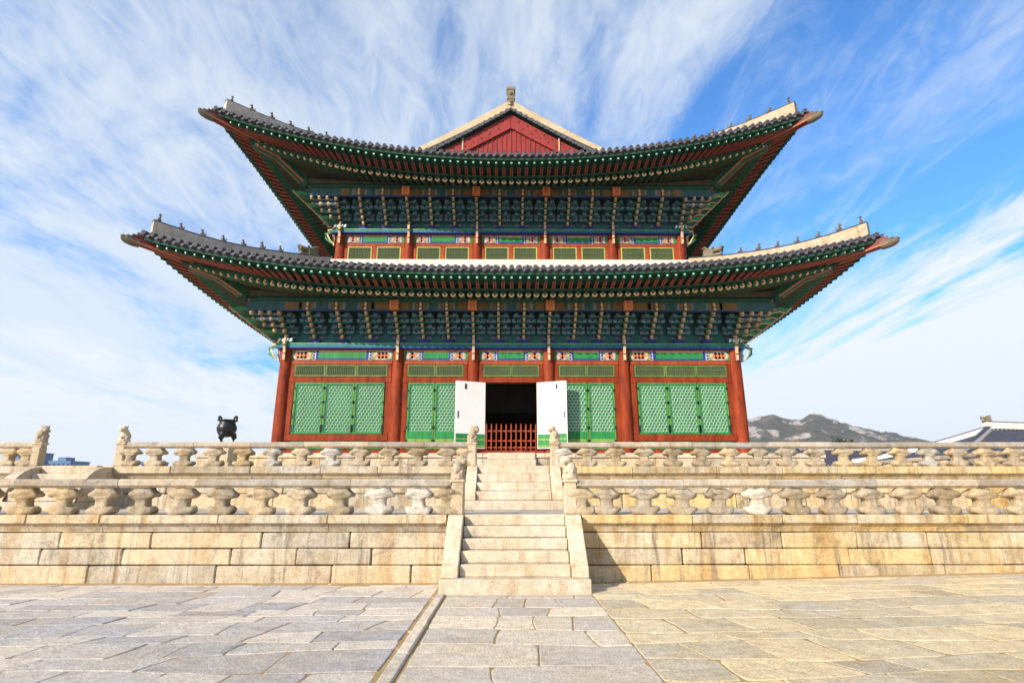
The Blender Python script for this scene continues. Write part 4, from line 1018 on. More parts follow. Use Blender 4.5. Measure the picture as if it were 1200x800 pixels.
# soffit boards, the green fascia strips on the rafter ends, wedge above the purlin
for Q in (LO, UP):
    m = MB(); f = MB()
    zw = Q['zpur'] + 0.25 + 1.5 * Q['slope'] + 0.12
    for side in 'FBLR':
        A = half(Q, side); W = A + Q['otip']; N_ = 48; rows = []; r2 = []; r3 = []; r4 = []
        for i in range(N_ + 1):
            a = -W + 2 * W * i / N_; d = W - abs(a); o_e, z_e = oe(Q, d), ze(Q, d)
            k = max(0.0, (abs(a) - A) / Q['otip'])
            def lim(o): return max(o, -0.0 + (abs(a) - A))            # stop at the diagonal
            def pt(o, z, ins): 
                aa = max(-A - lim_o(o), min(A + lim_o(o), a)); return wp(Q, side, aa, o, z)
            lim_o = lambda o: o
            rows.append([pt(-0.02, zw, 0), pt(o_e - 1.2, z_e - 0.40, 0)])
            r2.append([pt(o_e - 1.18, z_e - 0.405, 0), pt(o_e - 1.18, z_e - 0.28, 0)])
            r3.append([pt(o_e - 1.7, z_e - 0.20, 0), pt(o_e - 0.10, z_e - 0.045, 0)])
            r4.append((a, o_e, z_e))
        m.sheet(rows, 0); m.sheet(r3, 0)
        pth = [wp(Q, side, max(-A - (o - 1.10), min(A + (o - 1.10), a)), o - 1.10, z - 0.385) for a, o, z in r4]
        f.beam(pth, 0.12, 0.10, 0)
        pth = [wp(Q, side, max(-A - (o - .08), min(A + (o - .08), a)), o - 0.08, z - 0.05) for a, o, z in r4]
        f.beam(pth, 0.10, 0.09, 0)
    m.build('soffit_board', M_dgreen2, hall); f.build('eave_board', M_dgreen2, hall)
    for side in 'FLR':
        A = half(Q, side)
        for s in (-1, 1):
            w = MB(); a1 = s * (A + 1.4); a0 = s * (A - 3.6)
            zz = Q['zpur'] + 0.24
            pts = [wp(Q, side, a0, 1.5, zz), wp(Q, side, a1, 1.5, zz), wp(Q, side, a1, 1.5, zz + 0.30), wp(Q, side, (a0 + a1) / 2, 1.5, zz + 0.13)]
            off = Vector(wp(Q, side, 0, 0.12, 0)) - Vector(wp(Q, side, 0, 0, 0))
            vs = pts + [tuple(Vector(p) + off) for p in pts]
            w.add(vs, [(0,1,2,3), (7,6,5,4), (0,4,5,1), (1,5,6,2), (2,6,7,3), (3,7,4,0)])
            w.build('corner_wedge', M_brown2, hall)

# --- tiled roof surfaces
def roof(Q, name):
    m = MB()
    for side in 'FBLR':
        A = half(Q, side); W = A + Q['otip']; Ain = A + Q['itop']; up = Q is UP and side in 'LR'
        otop = -Q['hx'] if up else Q['itop']
        def hip(a): return Q['otip'] + (Q['itop'] - Q['otip']) * (W - abs(a)) / (W - Ain)
        NA = 64
        def endo(a): return otop if abs(a) <= Ain + 1e-6 else hip(a)
        # under sheet
        avals = sorted(set([-W + 2 * W * i / NA for i in range(NA + 1)] + [-Ain, Ain, -Ain - .001, Ain + .001])); rows = []
        for a in avals:
            d = W - abs(a); o0, o1 = oe(Q, d), endo(a)
            if up and abs(a) > Ain: o1 = hip(a)
            rows.append([wp(Q, side, a, o0 + (o1 - o0) * k / 8, zroof(Q, d, o0 + (o1 - o0) * k / 8) - 0.05) for k in range(9)])
        cut = [i for i, a in enumerate(avals) if abs(abs(a) - Ain) < 1e-9]
        m.sheet(rows, 0)
        # drip edge: thickness of the tile bed
        m.sheet([[wp(Q, side, a, oe(Q, W - abs(a)), ze(Q, W - abs(a)) + 0.20), wp(Q, side, a, oe(Q, W - abs(a)) - 0.02, ze(Q, W - abs(a)) + 0.04), wp(Q, side, a, oe(Q, W - abs(a)) - 0.5, ze(Q, W - abs(a)) + 0.0)] for a in avals], 0)
        if side == 'B': continue
        sp = 0.335; n = int((W - 0.15) / sp)
        for i in range(-n, n + 1):
            a = i * sp; d = W - abs(a); o0, o1 = oe(Q, d) + 0.10, endo(a)
            if o0 - o1 < 0.15: continue
            K = 9 if up else 6
            ps = [wp(Q, side, a, o0 + (o1 - o0) * k / K, zroof(Q, d, o0 + (o1 - o0) * k / K) + 0.015 * (k > 0)) for k in range(K + 1)]
            m.tube(ps, 0.088, 7, 0, caps=False, arc=(-0.25, math.pi + 0.25))
            # round end tile
            c = Vector(ps[0]); ax = (Vector(wp(Q, side, a, 1, 0)) - Vector(wp(Q, side, a, 0, 0)))
            sv = Vector(wp(Q, side, 1, 0, 0)) - Vector(wp(Q, side, 0, 0, 0)); uu = Vector((0, 0, 1))
            for rr, off, mi in ((0.102, 0.012, 1), (0.052, 0.020, 0)):
                m.add([c + ax * off + sv * rr * math.cos(2*math.pi*q/10) + uu * (rr * math.sin(2*math.pi*q/10) + 0.0) for q in range(10)], [list(range(10))], mi)
            m.tube([tuple(c - ax * 0.06), tuple(c + ax * 0.012)], 0.102, 10, 1, caps=False)
            # drooping lip of the concave tile between two ridges
            a2 = a + sp / 2
            if abs(a2) < W - 0.1:
                d2 = W - abs(a2); o2, z2 = oe(Q, d2) + 0.07, ze(Q, d2) + 0.24
                top, bot = [], []
                for q in range(6):
                    u = -1 + 2 * q / 5; aa = a2 + u * 0.125
                    zt_ = z2 - 0.07 * (1 - u * u)
                    top.append(wp(Q, side, aa, o2, zt_ + 0.02)); bot.append(wp(Q, side, aa, o2 + 0.03, zt_ - 0.03 - 0.10 * (1 - u * u)))
                m.sheet([top, bot], 1, False)
                m.sheet([[wp(Q, side, a2 - .125 + .05*q, o2 - 0.5, zroof(Q, d2, o2 - 0.5) - 0.02 - (0.05 if q in (2, 3) else 0)) for q in range(6)], top], 0)
    return m.build(name, [M_tile, M_tilee], hall, fix=False)
roof_lo = roof(LO, 'lower_roof'); roof_up = roof(UP, 'upper_roof')

# --- ridges, figurines, dragon heads
def beast_small():
    m = MB()
    m.ball((0, 0, 0.10), (0.085, 0.10, 0.10)); m.ball((0, 0.05, 0.22), (0.07, 0.07, 0.11)); m.ball((0, 0.10, 0.36), (0.065, 0.075, 0.065))
    m.ball((0, 0.17, 0.345), (0.035, 0.04, 0.03)); m.ball((0, 0.08, 0.43), (0.045, 0.05, 0.035))
    for s in (-1, 1): m.tube([(s*.05, .08, .24), (s*.06, .16, .14), (s*.055, .14, .02)], [.035, .028, .03], 7); m.ball((s*.08, -.02, .08), (.04, .08, .06))
    m.tube([(0, -.08, .08), (0, -.15, .2), (0, -.11, .3)], [.035, .03, .015], 6)
    return m.mesh('roof_figurine', M_fig)
FIG = beast_small()
def rider():
    m = MB()
    m.ball((0, 0, 0.12), (0.09, 0.12, 0.11)); m.ball((0, 0.0, 0.30), (0.085, 0.07, 0.14)); m.ball((0, 0.01, 0.49), (0.06, 0.062, 0.07)); m.lathe([(0.11, 0), (0.10, 0.02), (0.05, 0.04), (0.02, 0.10)], (0, 0.01, 0.52), 10)
    for s in (-1, 1): m.tube([(s*.08, 0, .38), (s*.13, .06, .26), (s*.05, .12, .22)], [.035, .03, .025], 6); m.tube([(s*.05, .05, .12), (s*.09, .14, .12), (s*.08, .15, 0)], [.05, .045, .04], 6)
    return m.mesh('roof_figurine', M_fig)
FIG0 = rider()
def dragon_head():
    m = MB()
    m.cbox(-0.13, 0.13, -0.28, 0.12, 0, 0.36, 0.04); m.cbox(-0.11, 0.11, 0.10, 0.40, 0.02, 0.13, 0.03); m.cbox(-0.12, 0.12, 0.08, 0.44, 0.20, 0.34, 0.04)
    m.ball((0, 0.42, 0.33), (0.09, 0.08, 0.07)); 
    for s in (-1, 1): m.ball((s*.11, .12, .36), .055); m.tube([(s*.08, -.05, .34), (s*.11, -.2, .46), (s*.10, -.34, .44)], [.045, .035, .012], 6); m.tube([(s*.1, .38, .2), (s*.1, .4, .12)], [.03, .008], 5)
    for q in range(4): m.ball((0, -0.28 + 0.02*q, 0.08 + 0.09*q), (0.14, 0.08, 0.06))
    return m.mesh('dragon_head', M_finial)
DRG = dragon_head()
def tosu(Q):
    m = MB(); m.tube([(0, -0.35, 0.0), (0, -0.1, 0.01), (0, 0.14, 0.05), (0, 0.26, 0.10)], [.22, .225, .20, .15], 10)
    m.ball((0, .26, .16), (.13, .12, .09)); m.ball((0, .25, .03), (.11, .11, .06))
    for s in (-1, 1): m.ball((s*.15, .12, .20), .065); m.tube([(s*.12, .05, .18), (s*.16, -.08, .26), (s*.13, -.2, .25)], [.05, .04, .02], 6)
    return m.mesh('eave_dragon_cap', M_tosu)
TOSU = tosu(None)
def hipline(Q, sx, sy, w):
    """point of the hip, w=0 at the tile corner, 1 at its inner end"""
    W = Q['hx'] + Q['otip']; d = w * (Q['otip'] - Q['itop']); o = Q['otip'] - d
    return Vector((sx * (Q['hx'] + o), YC + sy * (Q['hy'] + o), zroof(Q, d, o)))
for Q in (LO, UP):
    for sy in (-1, 1):
        for sx in (-1, 1):
            pts = [hipline(Q, sx, sy, w_) - Vector((0, 0, 0.12)) for w_ in [0.055 + 0.945 * i / 14 for i in range(15)]]
            hts = [0.74 - 0.06 * min(1, i / 5) - (0.10 * max(0, i - 9) / 5) for i in range(15)]
            m = MB(); m.beam(pts, 0.40, hts, 0); o = m.build('hip_ridge', M_plaster if sx < 0 else M_plasterw2, hall)
            m = MB(); m.tube([p + Vector((0, 0, hh + 0.02)) for p, hh in zip(pts, hts)], 0.20, 7, 0, arc=(-0.1, math.pi + 0.1), r2=0.09); m.build('ridge_cap', M_tile, o)
            if sy > 0: continue
            ang = math.atan2(-1, sx) - math.pi / 2        # facing outwards along the hip
            dirv = (pts[0] - pts[4]); ang = math.atan2(-dirv.x, dirv.y)
            total = 7 if Q is LO else 6
            for i in range(total):
                t = 0.4 + i * (10.6 / 7 if Q is LO else 1.45); k = int(t); f = t - k
                p = pts[k].lerp(pts[k + 1], f); hh = hts[k] * (1 - f) + hts[k + 1] * f
                me = FIG0 if i == 0 else FIG; sc = (0.66 if i == 0 else 0.76) * rnd.uniform(0.88, 1.1)
                put('roof_figurine', me, hall, loc_of(hall, (p.x, p.y, p.z + hh + 0.09)), ang + rnd.uniform(-.3, .3), (sc, sc, sc))
            if Q is LO:
                p = pts[12]; put('dragon_head', DRG, hall, loc_of(hall, (p.x, p.y, p.z + hts[12] - 0.02)), ang, (1.35, 1.35, 1.35))
            # corner rafters with their painted edges and the clay cap on the tip
            D = Vector((sx, -1, 0)).normalized(); c0 = Vector((sx * Q['hx'], YC - Q['hy'], 0))
            zt = ze(Q, 0); dt = Q['otip'] * math.sqrt(2)
            zpur = Q['zpur']
            a1 = [(0.2, zpur + 0.05), (2.1, zpur + 0.02), (dt - 3.2, zt - 0.98), (dt - 2.1, zt - 0.86)]
            a2 = [(dt - 4.2, zt - 0.66), (dt - 2.2, zt - 0.58), (dt - 0.8, zt - 0.42), (dt + 0.16, zt - 0.30)]
            m = MB(); m.beam([c0 + D * a + Vector((0, 0, z)) for a, z in a1], 0.34, 0.40, 0); m.beam([c0 + D * a + Vector((0, 0, z)) for a, z in a2], 0.30, 0.34, 1)
            Pn = Vector((D.y, -D.x, 0))
            for sgn in (-1, 1):
                m.tube([c0 + D * a + Vector((0, 0, z + 0.03)) + Pn * sgn * 0.17 for a, z in a1], 0.045, 6, 2); m.tube([c0 + D * a + Vector((0, 0, z + 0.03)) + Pn * sgn * 0.15 for a, z in a2], 0.04, 6, 2)
            e = c0 + D * (dt - 2.06) + Vector((0, 0, zt - 0.66)); 
            m.tube([c0 + D * (dt - 2.12) + Vector((0, 0, zt - 0.64)), c0 + D * (dt - 2.05) + Vector((0, 0, zt - 0.64))], 0.17, 8, 3)
            o = m.build('corner_rafter', [M_dgreen, M_maroon, M_pinkline, M_slate], hall)
            tp = c0 + D * (dt + 0.20) + Vector((0, 0, zt - 0.26)); put('eave_dragon_cap', TOSU, hall, loc_of(hall, tp), math.atan2(-D.x, D.y), (0.85, 0.95, 0.85))
# white plaster ridge where the lower roof meets the upper storey
m = MB()
for side in 'FBLR':
    A = half(LO, side) + LO['itop']; o = LO['itop']
    A2 = A + (0.22 if side in 'FB' else -0.22)
    p, q = wp(LO, side, -A2, o - 0.22, 0), wp(LO, side, A2, o + 0.22, 0)
    m.box(min(p[0], q[0]), max(p[0], q[0]), min(p[1], q[1]), max(p[1], q[1]), 12.7, 13.36)
m.build('apron_ridge', M_plasterw, hall)
# gable end
YG = YC - UP['hy'] - UP['itop'] * 1.0          # plane of the gable
YG = YC - (UP['hy'] + UP['itop']); GX = UP['hx'] + UP['itop']
def sidez(x): return zroof(UP, 5.0 + UP['otip'], abs(x) - UP['hx']) if False else zroof(UP, UP['Lr'], abs(x) - UP['hx'])
for sy in (-1, 1):
    yg = YG if sy < 0 else 2 * YC - YG
    def Y(v): return yg + v * -sy
    xs_ = [GX * i / 10 for i in range(-10, 11)]
    m = MB(); r_ = []
    nb = 46
    for i in range(nb):                                  # vertical boards of the pediment
        a, b = -6.6 + 13.2 * i / nb, -6.6 + 13.2 * (i + 1) / nb
        za, zb = sidez(a) - 0.35, sidez(b) - 0.35
        y0, y1 = sorted((Y(0.30), Y(0.38)))
        vs = [(a + .012, y0, 18.6), (b - .012, y0, 18.6), (b - .012, y0, zb), (a + .012, y0, za), (a + .012, y1, 18.6), (b - .012, y1, 18.6), (b - .012, y1, zb), (a + .012, y1, za)]
        m.add(vs, [(0,1,2,3), (7,6,5,4), (0,4,5,1), (1,5,6,2), (2,6,7,3), (3,7,4,0)], 0)
        yb0, yb1 = sorted((Y(0.26), Y(0.30)))
        if i: m.box(a - 0.03, a + 0.03, yb0, yb1, 18.6, za - 0.02, 0)
    y0, y1 = sorted((Y(0.39), Y(0.48)))
    m.prism([(-6.8, 18.5), (6.8, 18.5), (0, sidez(0) - 0.2)], y0, y1, 'y', 1)
    m.build('gable_boards', [M_gablered, M_maroon], hall)
    for s in (-1, 1):
        m = MB(); xx = [s * (0.02 + 7.6 * i / 12) for i in range(13)]
        y0, y1 = sorted((Y(0.14), Y(0.24)))
        n = len(xx); vs = []
        for yv in (y0, y1):
            vs += [(x, yv, sidez(x) - 0.22) for x in xx] + [(x, yv, sidez(x) - 1.18 + 0.25 * abs(x) / 7.6) for x in xx]
        fs = []
        for i in range(n - 1):
            fs += [(i, i+1, n+i+1, n+i), (2*n+i, 3*n+i, 3*n+i+1, 2*n+i+1), (i, 2*n+i, 2*n+i+1, i+1), (n+i, n+i+1, 3*n+i+1, 3*n+i)]
        m.add(vs, fs, 0)
        o = m.build('barge_board', M_gablered, hall)
        st = MB()
        for i in range(14):
            for off in (0.42, 0.78):
                x = s * (0.5 + i * 0.5 + (0.25 if off > .5 else 0)); st.ball((x, Y(0.11), sidez(x) - off), 0.035, 0, 6, 4)
        st.build('iron_stud', M_iron, o)
        st = MB()
        for q in (2.9, 5.8): st.box(s*q - 0.035, s*q + 0.035, min(Y(.08), Y(.11)), max(Y(.08), Y(.11)), sidez(q) - 1.05, sidez(q) - 0.1)
        st.build('iron_strap', M_cream, o)
        # soffit and rafters under the gable overhang, tile ends along it
        m = MB(); m.sheet([[(x, Y(0.95), sidez(x) - 0.12), (x, Y(-0.02), sidez(x) - 0.12)] for x in xx], 0)
        m.build('gable_soffit', M_dgreen2, hall)
        m = MB(); q = 0.25
        while q < 7.7:
            x = s * q; zt_ = sidez(x) + 0.02
            y0, y1 = Y(0.50), Y(-0.12)
            m.tube([(x, y0, zt_), (x, y1, zt_)], 0.10, 8, 0); m.tube([(x, y1, zt_), (x, y1 + (0.02 * sy), zt_)], 0.118, 10, 1)
            x2 = s * (q + 0.165); z2 = sidez(x2) + 0.02
            m.add([(x2 - .12, Y(-.11), z2 + .04), (x2 + .12, Y(-.11), z2 + .04), (x2 + .07, Y(-.13), z2 - .10), (x2, Y(-.135), z2 - .16), (x2 - .07, Y(-.13), z2 - .10)], [(0, 1, 2, 3, 4)], 1)
            q += 0.33
        m.sheet([[(x, Y(0.6), sidez(x) + 0.03), (x, Y(-0.1), sidez(x) + 0.03)] for x in xx], 0)
        m.sheet([[(x, Y(-0.1), sidez(x) + 0.03), (x, Y(-0.09), sidez(x) - 0.10)] for x in xx], 0)
        m.build('gable_tiles', [M_tile, M_tilee], hall)
        pts = [Vector((x, Y(0.20), sidez(x) + 0.14)) for x in xx]
        m = MB(); m.beam(pts, 0.44, 0.52, 0); o = m.build('descending_ridge', M_plasterc, hall)
        m = MB(); m.tube([p + Vector((0, 0, 0.53)) for p in pts], 0.21, 7, 0, arc=(-0.1, math.pi + 0.1), r2=0.06); m.build('ridge_cap', M_plaster, o)
# main ridge and its end blocks
m = MB(); y0, y1 = YG + 0.3, 2 * YC - YG - 0.3
m.beam([Vector((0, y0 + (y1 - y0) * i / 20, 24.2 + 0.5 * abs(i / 10 - 1) ** 2)) for i in range(21)], 0.46, 0.9, 0); m.build('main_ridge', M_plasterw, hall)
for yy in (YG - 0.02, 2 * YC - YG - 0.5):
    m = MB(); m.cbox(-0.22, 0.22, yy, yy + 0.55, 24.45, 25.85, 0.03, jit=0.01); m.cbox(-0.27, 0.27, yy - 0.05, yy + 0.6, 25.70, 25.93, 0.03); m.cbox(-0.25, 0.25, yy - 0.03, yy + 0.58, 25.05, 25.18, 0.02)
    m.ball((0, yy - 0.02, 25.42), (0.11, 0.07, 0.11)); m.ball((0, yy - 0.02, 24.85), (0.12, 0.06, 0.10)); m.tube([(-.16, yy - .01, 24.65), (-.05, yy - .04, 24.6), (.12, yy - .02, 24.7)], .04, 6)
    m.build('ridge_end_block', M_finial, hall)

# ------------------------------------------------------------------ picket gate in the doorway
t = thing('picket_gate', 'low red picket gate standing across the open dark doorway', 'gate', (0, YL - 0.25, 3.62))
n = 11
for i in range(n):
    x = -1.12 + 2.24 * i / (n - 1); p = MB(); p.cbox(x - 0.028, x + 0.028, YL - 0.29, YL - 0.23, 3.63, 4.72, 0.008)
    p.prism([(x - 0.026, 4.72), (x + 0.026, 4.72), (x, 4.80)], YL - 0.285, YL - 0.235, 'y'); p.build('picket', M_redb, t)
for z in (3.68, 3.98, 4.42): p = MB(); p.cbox(-1.18, 1.18, YL - 0.228, YL - 0.19, z, z + 0.07, 0.006); p.build('rail', M_redb, t)

# ------------------------------------------------------------------ bronze incense burner on its stone block
BX, BY, BZ = -9.93, 20.0, 3.32
t = thing('stone_pedestal', 'square stone block carrying the dark bronze cauldron', 'pedestal', (BX, BY, ZU))
m = MB(); m.cbox(BX - .42, BX + .42, BY - .42, BY + .42, ZU, ZU + .22, .03); m.cbox(BX - .34, BX + .34, BY - .34, BY + .34, ZU + .221, BZ, .03); m.build('block', M_post, t)
t = thing('incense_burner', 'dark bronze three legged cauldron with two upright ears above the left balustrade', 'incense burner', (BX, BY, BZ))
m = MB(); m.lathe([(0.06, .30), (0.18, .33), (0.27, .42), (0.318, .55), (0.314, .66), (0.27, .76), (0.255, .80), (0.26, .84), (0.33, .86), (0.33, .89), (0.245, .885), (0.25, .80), (0.22, .60), (0.0, .5)], (BX, BY, BZ), 28); m.lathe([(.320, .585), (.334, .60), (.320, .615)], (BX, BY, BZ), 28); m.build('body', M_bronze, t)
for a in (-90, 30, 150):
    q = Vector((math.cos(R(a)), math.sin(R(a)), 0)); c = Vector((BX, BY, BZ))
    m = MB(); m.tube([c + q*.22 + Vector((0,0,.42)), c + q*.27 + Vector((0,0,.28)), c + q*.235 + Vector((0,0,.12)), c + q*.24 + Vector((0,0,.0))], [.11, .085, .052, .068], 10); m.build('leg', M_bronze, t)
for s in (-1, 1):
    c = Vector((BX + s*.235, BY, BZ + .86)); m = MB()
    m.tube([c + Vector((-.0, -.09, 0)), c + Vector((s*.03, -.10, .07)), c + Vector((s*.05, -.07, .135)), c + Vector((s*.055, 0, .155)), c + Vector((s*.05, .07, .135)), c + Vector((s*.03, .10, .07)), c + Vector((0, .09, 0))], .035, 8, up=Vector((1, 0, 0))); m.build('handle', M_bronze, t)

# ------------------------------------------------------------------ far things
def mk_mountain():
    m, nt, b = newmat('wooded_granite_hill'); t_ = NT(nt); p = t_.pos()
    c = t_.mix(t_.ramp(t_.noise(p, 0.035, 8, 0.75), 0.38, 0.66), (0.038, 0.066, 0.034, 1), (0.16, 0.105, 0.075, 1))
    c = t_.mix(0.8, c, t_.ramp(t_.noise(p, 0.22, 4, 0.8), 0.3, 0.75, (0.4, 0.4, 0.4, 1), (1.6, 1.6, 1.6, 1)), 'MULTIPLY')
    geo = t_.new('ShaderNodeNewGeometry'); sp = t_.new('ShaderNodeSeparateXYZ'); t_.l.new(geo.outputs['Position'], sp.inputs[0])
    rock = t_.math('ADD', t_.noise(t_.pos((1, 1, 1.6)), 0.014, 7, 0.68, 0.6), t_.math('MULTIPLY', t_.math('SUBTRACT', sp.outputs[2], 150.0), 0.0006))
    c = t_.mix(t_.math('MULTIPLY', t_.ramp(rock, 0.535, 0.59), 0.92), c, (0.50, 0.42, 0.37, 1))
    t_.l.new(c, b.inputs['Base Color']); b.inputs['Roughness'].default_value = 1; b.inputs['Specular IOR Level'].default_value = 0.0
    t_.bump(t_.noise(p, 0.12, 6, 0.8), b, 0.8, 6.0); return m
M_mount = mk_mountain()
prof_ = [(200, 120), (420, 160), (560, 176), (639, 186), (665, 193), (698, 197), (740, 186), (770, 186), (800, 203), (822, 202), (850, 190), (885, 179), (915, 170), (940, 164), (990, 152), (1036, 142), (1122, 128), (1250, 108), (1500, 80), (1900, 40), (2400, 0)]
def ridge_z(x):
    for (a, za), (b, zb) in zip(prof_, prof_[1:]):
        if a <= x <= b: f = (x - a) / (b - a); f = f * f * (3 - 2 * f); return za + (zb - za) * f
    return prof_[0][1] * max(0, 1 - (prof_[0][0] - x) / 500) if x < prof_[0][0] else 0
rows = []
for j in range(84):
    f = j / 83; y = 1000 + 1100 * f; row = []
    for i in range(520):
        x = -200 + 2600 * i / 519
        v = (y - 1000) / 500; env = max(0, math.sin(min(math.pi, max(0, v * math.pi / 2)))) if v < 1 else max(0, 1 - (v - 1) / 1.2) ** 1.2
        xx = x * 1500 / max(y, 1) if False else x
        z = ridge_z(xx * 1500 / y * 1.0) * env * (y / 1500 if y < 1500 else 1) 
        nv = Vector((x / 130, y / 130, 0)); z += (mnoise.fractal(nv, 0.9, 2.1, 6) * 16 + mnoise.fractal(nv * 7, 0.8, 2.0, 4) * 4.5 + mnoise.noise(nv * 22) * 2.2) * (0.25 + 0.75 * env) * min(1, env * 2) * (1.0 if v < 0.85 or v > 1.2 else 0.35)
        row.append((x, y, z - 2))
    rows.append(row)
mm = MB(); mm.sheet(rows, 0, True); structure(mm.build('mountain', M_mount))

def hip_hall(label, x0, x1, y0, y1, zr, ze_, rx0, rx1, wall_in=1.6, spacing=0.4, ground=0.0, white=True):
    t = thing('tiled_roof_building', label, 'building', ((x0 + x1) / 2, y0, ground))
    ym = (y0 + y1) / 2; m = MB(); K = 6
    def prof(f): return ze_ + (zr - ze_) * f * (0.72 + 0.28 * f)
    # front/back slopes and hipped ends, with tile ridges
    for sg in (-1, 1):
        ye = y0 if sg < 0 else y1
        rows_ = []
        for k_ in range(K + 1):
            f = k_ / K; rows_.append([(x0 + (rx0 - x0) * f, ye + (ym - ye) * f, prof(f)), (x1 + (rx1 - x1) * f, ye + (ym - ye) * f, prof(f))])
        m.sheet(rows_, 0)
        if sg < 0:
            x = x0 + 0.2
            while x < x1:
                fe = 1.0
                if x < rx0: fe = (x - x0) / (rx0 - x0)
                if x > rx1: fe = (x1 - x) / (x1 - rx1)
                if fe > 0.05: m.tube([(x, ye + (ym - ye) * fe * q / 5 - (0.1 if q == 0 else 0), prof(fe * q / 5) + 0.03) for q in range(6)], 0.11, 6, 0, caps=False, arc=(-.2, math.pi + .2)); m.tube([(x, ye - .12, prof(0) + .03), (x, ye - .1, prof(0) + .03)], 0.12, 8, 1)
                x += spacing
    for xe, rx in ((x0, rx0), (x1, rx1)):
        m.sheet([[(xe + (rx - xe) * k_ / K, y0 + (ym - y0) * k_ / K, prof(k_ / K)), (xe + (rx - xe) * k_ / K, y1 + (ym - y1) * k_ / K, prof(k_ / K))] for k_ in range(K + 1)], 0)
    m.box(x0 + .1, x1 - .1, y0 + .1, y1 - .1, ze_ - 0.3, ze_ - 0.02, 0)
    ro = m.build('roof', [M_tiledk, M_tilee], t, fix=False)
    rid = M_plasterw if white else M_plaster
    b = MB(); n = 12; b.beam([Vector((rx0 - .3 + (rx1 - rx0 + .6) * i / n, ym, zr - .05 + 0.25 * (2 * i / n - 1) ** 2)) for i in range(n + 1)], 0.5, 0.58); b.build('ridge', rid, ro)
    b = MB(); b.tube([Vector((rx0 - .3 + (rx1 - rx0 + .6) * i / n, ym, zr + .55 + 0.25 * (2 * i / n - 1) ** 2)) for i in range(n + 1)], 0.26, 7, arc=(-.1, math.pi + .1), r2=.1); b.build('ridge_cap', M_tiledk, ro)
    for xe, rx in ((x0, rx0), (x1, rx1)):
        for ye in (y0, y1):
            b = MB(); b.beam([Vector((xe + (rx - xe) * f, ye + (ym - ye) * f, prof(f) - .05 + (0.35 * (1 - f) ** 3))) for f in [0.04 + 0.96 * i / 8 for i in range(9)]], 0.42, 0.42); b.build('hip_ridge', rid, ro)
            b = MB(); b.tube([Vector((xe + (rx - xe) * f, ye + (ym - ye) * f, prof(f) + .39 + (0.35 * (1 - f) ** 3))) for f in [0.04 + 0.96 * i / 8 for i in range(9)]], .22, 7, arc=(-.1, math.pi + .1), r2=.09); b.build('ridge_cap', M_tiledk, ro)
    for rx, sg in ((rx0, 1), (rx1, -1)): put('dragon_head', DRG, ro, loc_of(t, (rx - 0.0 * sg, ym, zr + 0.80)), math.pi / 2 * sg, (1.2, 1.2, 1.3))
    w_ = MB(); w_.box(x0 + wall_in, x1 - wall_in, y0 + wall_in, y1 - wall_in, ground, ze_ - 0.3); wo = w_.build('wall', M_white, t)
    x = x0 + wall_in
    while x < x1 - wall_in + .1:
        p_ = MB(); p_.lathe([(.2, ground), (.18, ze_ - .3)], (x, y0 + wall_in - .05, 0), 10); p_.build('column', M_red, t); x += 3.0
    return t
hip_hall('neighbouring hall with white plastered ridges and dark blue grey tiles at the right edge', 35.0, 76, 46.0, 60.0, 7.25, 4.2, 44.6, 67.5, ground=0.2)
hip_hall('long low corridor roof of dark tiles seen through the right balusters', 31.5, 62, 64.0, 70.0, 6.3, 4.3, 33.5, 60, ground=0.2, white=False)
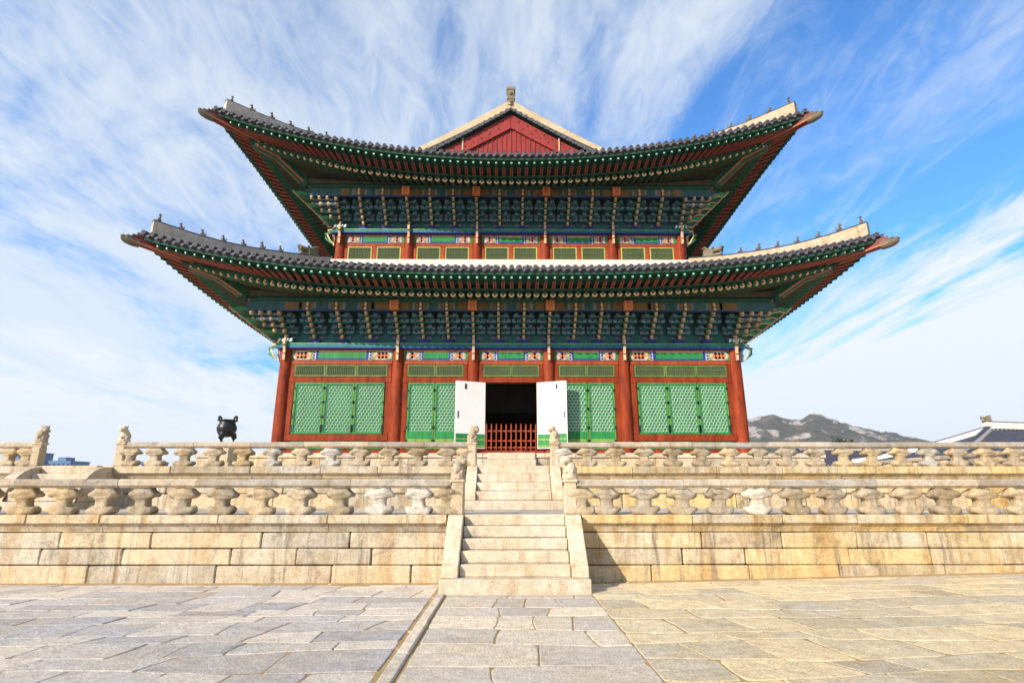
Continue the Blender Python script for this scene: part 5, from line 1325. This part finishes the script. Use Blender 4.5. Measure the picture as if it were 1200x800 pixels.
# pine beside the corridor
def tree(label, x, y, z0, h, rad, seed):
    t = thing('pine_tree', label, 'tree', (x, y, z0)); r = random.Random(seed)
    tr = MB(); tr.tube([(x, y, z0), (x + .15, y, z0 + h * .4), (x - .1, y + .1, z0 + h * .8)], [.28, .2, .09], 8)
    lv = MB()
    for i in range(26):
        a = r.uniform(0, 6.28); f = r.uniform(.35, .95); rr = rad * r.uniform(.25, 1) * (1.15 - f * .55); c = Vector((x + rr * math.cos(a), y + rr * math.sin(a), z0 + h * f))
        tr.tube([(x, y, z0 + h * f * .85), c], [.07, .03], 5)
        for q in range(150):
            v = Vector((r.gauss(0, 1), r.gauss(0, 1), r.gauss(0, .55))) * rad * .20; p = c + v; s_ = r.uniform(.07, .16)
            e1 = Vector((r.uniform(-1, 1), r.uniform(-1, 1), r.uniform(-.3, .8))).normalized() * s_ * 1.6; e2 = Vector((r.uniform(-1, 1), r.uniform(-1, 1), r.uniform(-1, 1))).normalized() * s_ * .6
            lv.add([p - e1, p + e2, p + e1, p - e2], [(0, 1, 2, 3)], r.choice((0, 0, 1)))
    tr.build('trunk', M_bark, t); lv.build('crown', [M_leaf1, M_leaf2], t, fix=False)
tree('dark green pine whose crown tops the right balustrade below the mountain', 42.2, 72.0, 0.2, 8.2, 2.1, 4)
# city blocks far to the left
def office(label, x, y, w_, d_, h_, nx, nz, mat):
    t = thing('office_block', label, 'building', (x, y, 0))
    b = MB(); b.box(x - w_/2, x + w_/2, y, y + d_, 0, h_); b.box(x - w_/2 - .2, x + w_/2 + .2, y - .2, y + d_ + .2, h_ + .01, h_ + .5); b.box(x - w_*.2, x + w_*.15, y + 2, y + d_*.6, h_ + .51, h_ + 2.4); b.build('wall', mat, t)
    m = MB(); ww, hh = w_ / nx * .62, 3.3 * .52
    m.box(-ww/2, ww/2, -.06, -.005, 0, hh); me = m.mesh('window', M_cityglass)
    for j in range(nz):
        for i in range(nx): put('window', me, t, loc_of(t, (x - w_/2 + w_ * (i + .5) / nx, y, h_ - 2.6 - 3.3 * j)))
office('far bluish office block with rows of dark windows between the left balusters', -252.5, 300, 15, 14, 20.8, 6, 6, M_city)
office('low wide blue city building just right of the far left balustrade post', -234.5, 305, 12, 14, 16.6, 5, 4, M_city2)
office('small blue city building seen under the rail beside the corner post', -196.5, 320, 9, 10, 17.0, 4, 4, M_city)

# ------------------------------------------------------------------ the air
def mk_haze():
    m = bpy.data.materials.new('thin_haze'); m.use_nodes = True; nt = m.node_tree; nt.nodes.clear()
    o = nt.nodes.new('ShaderNodeOutputMaterial'); v = nt.nodes.new('ShaderNodeVolumePrincipled')
    v.inputs['Density'].default_value = 0.00015; v.inputs['Color'].default_value = (0.86, 0.92, 1.0, 1); v.inputs['Anisotropy'].default_value = 0.1
    nt.links.new(v.outputs[0], o.inputs['Volume']); return m
hz = MB(); hz.box(-2700, 2700, -2700, 2700, -3.5, 240); o = hz.build('haze', mk_haze()); o['kind'] = 'stuff'
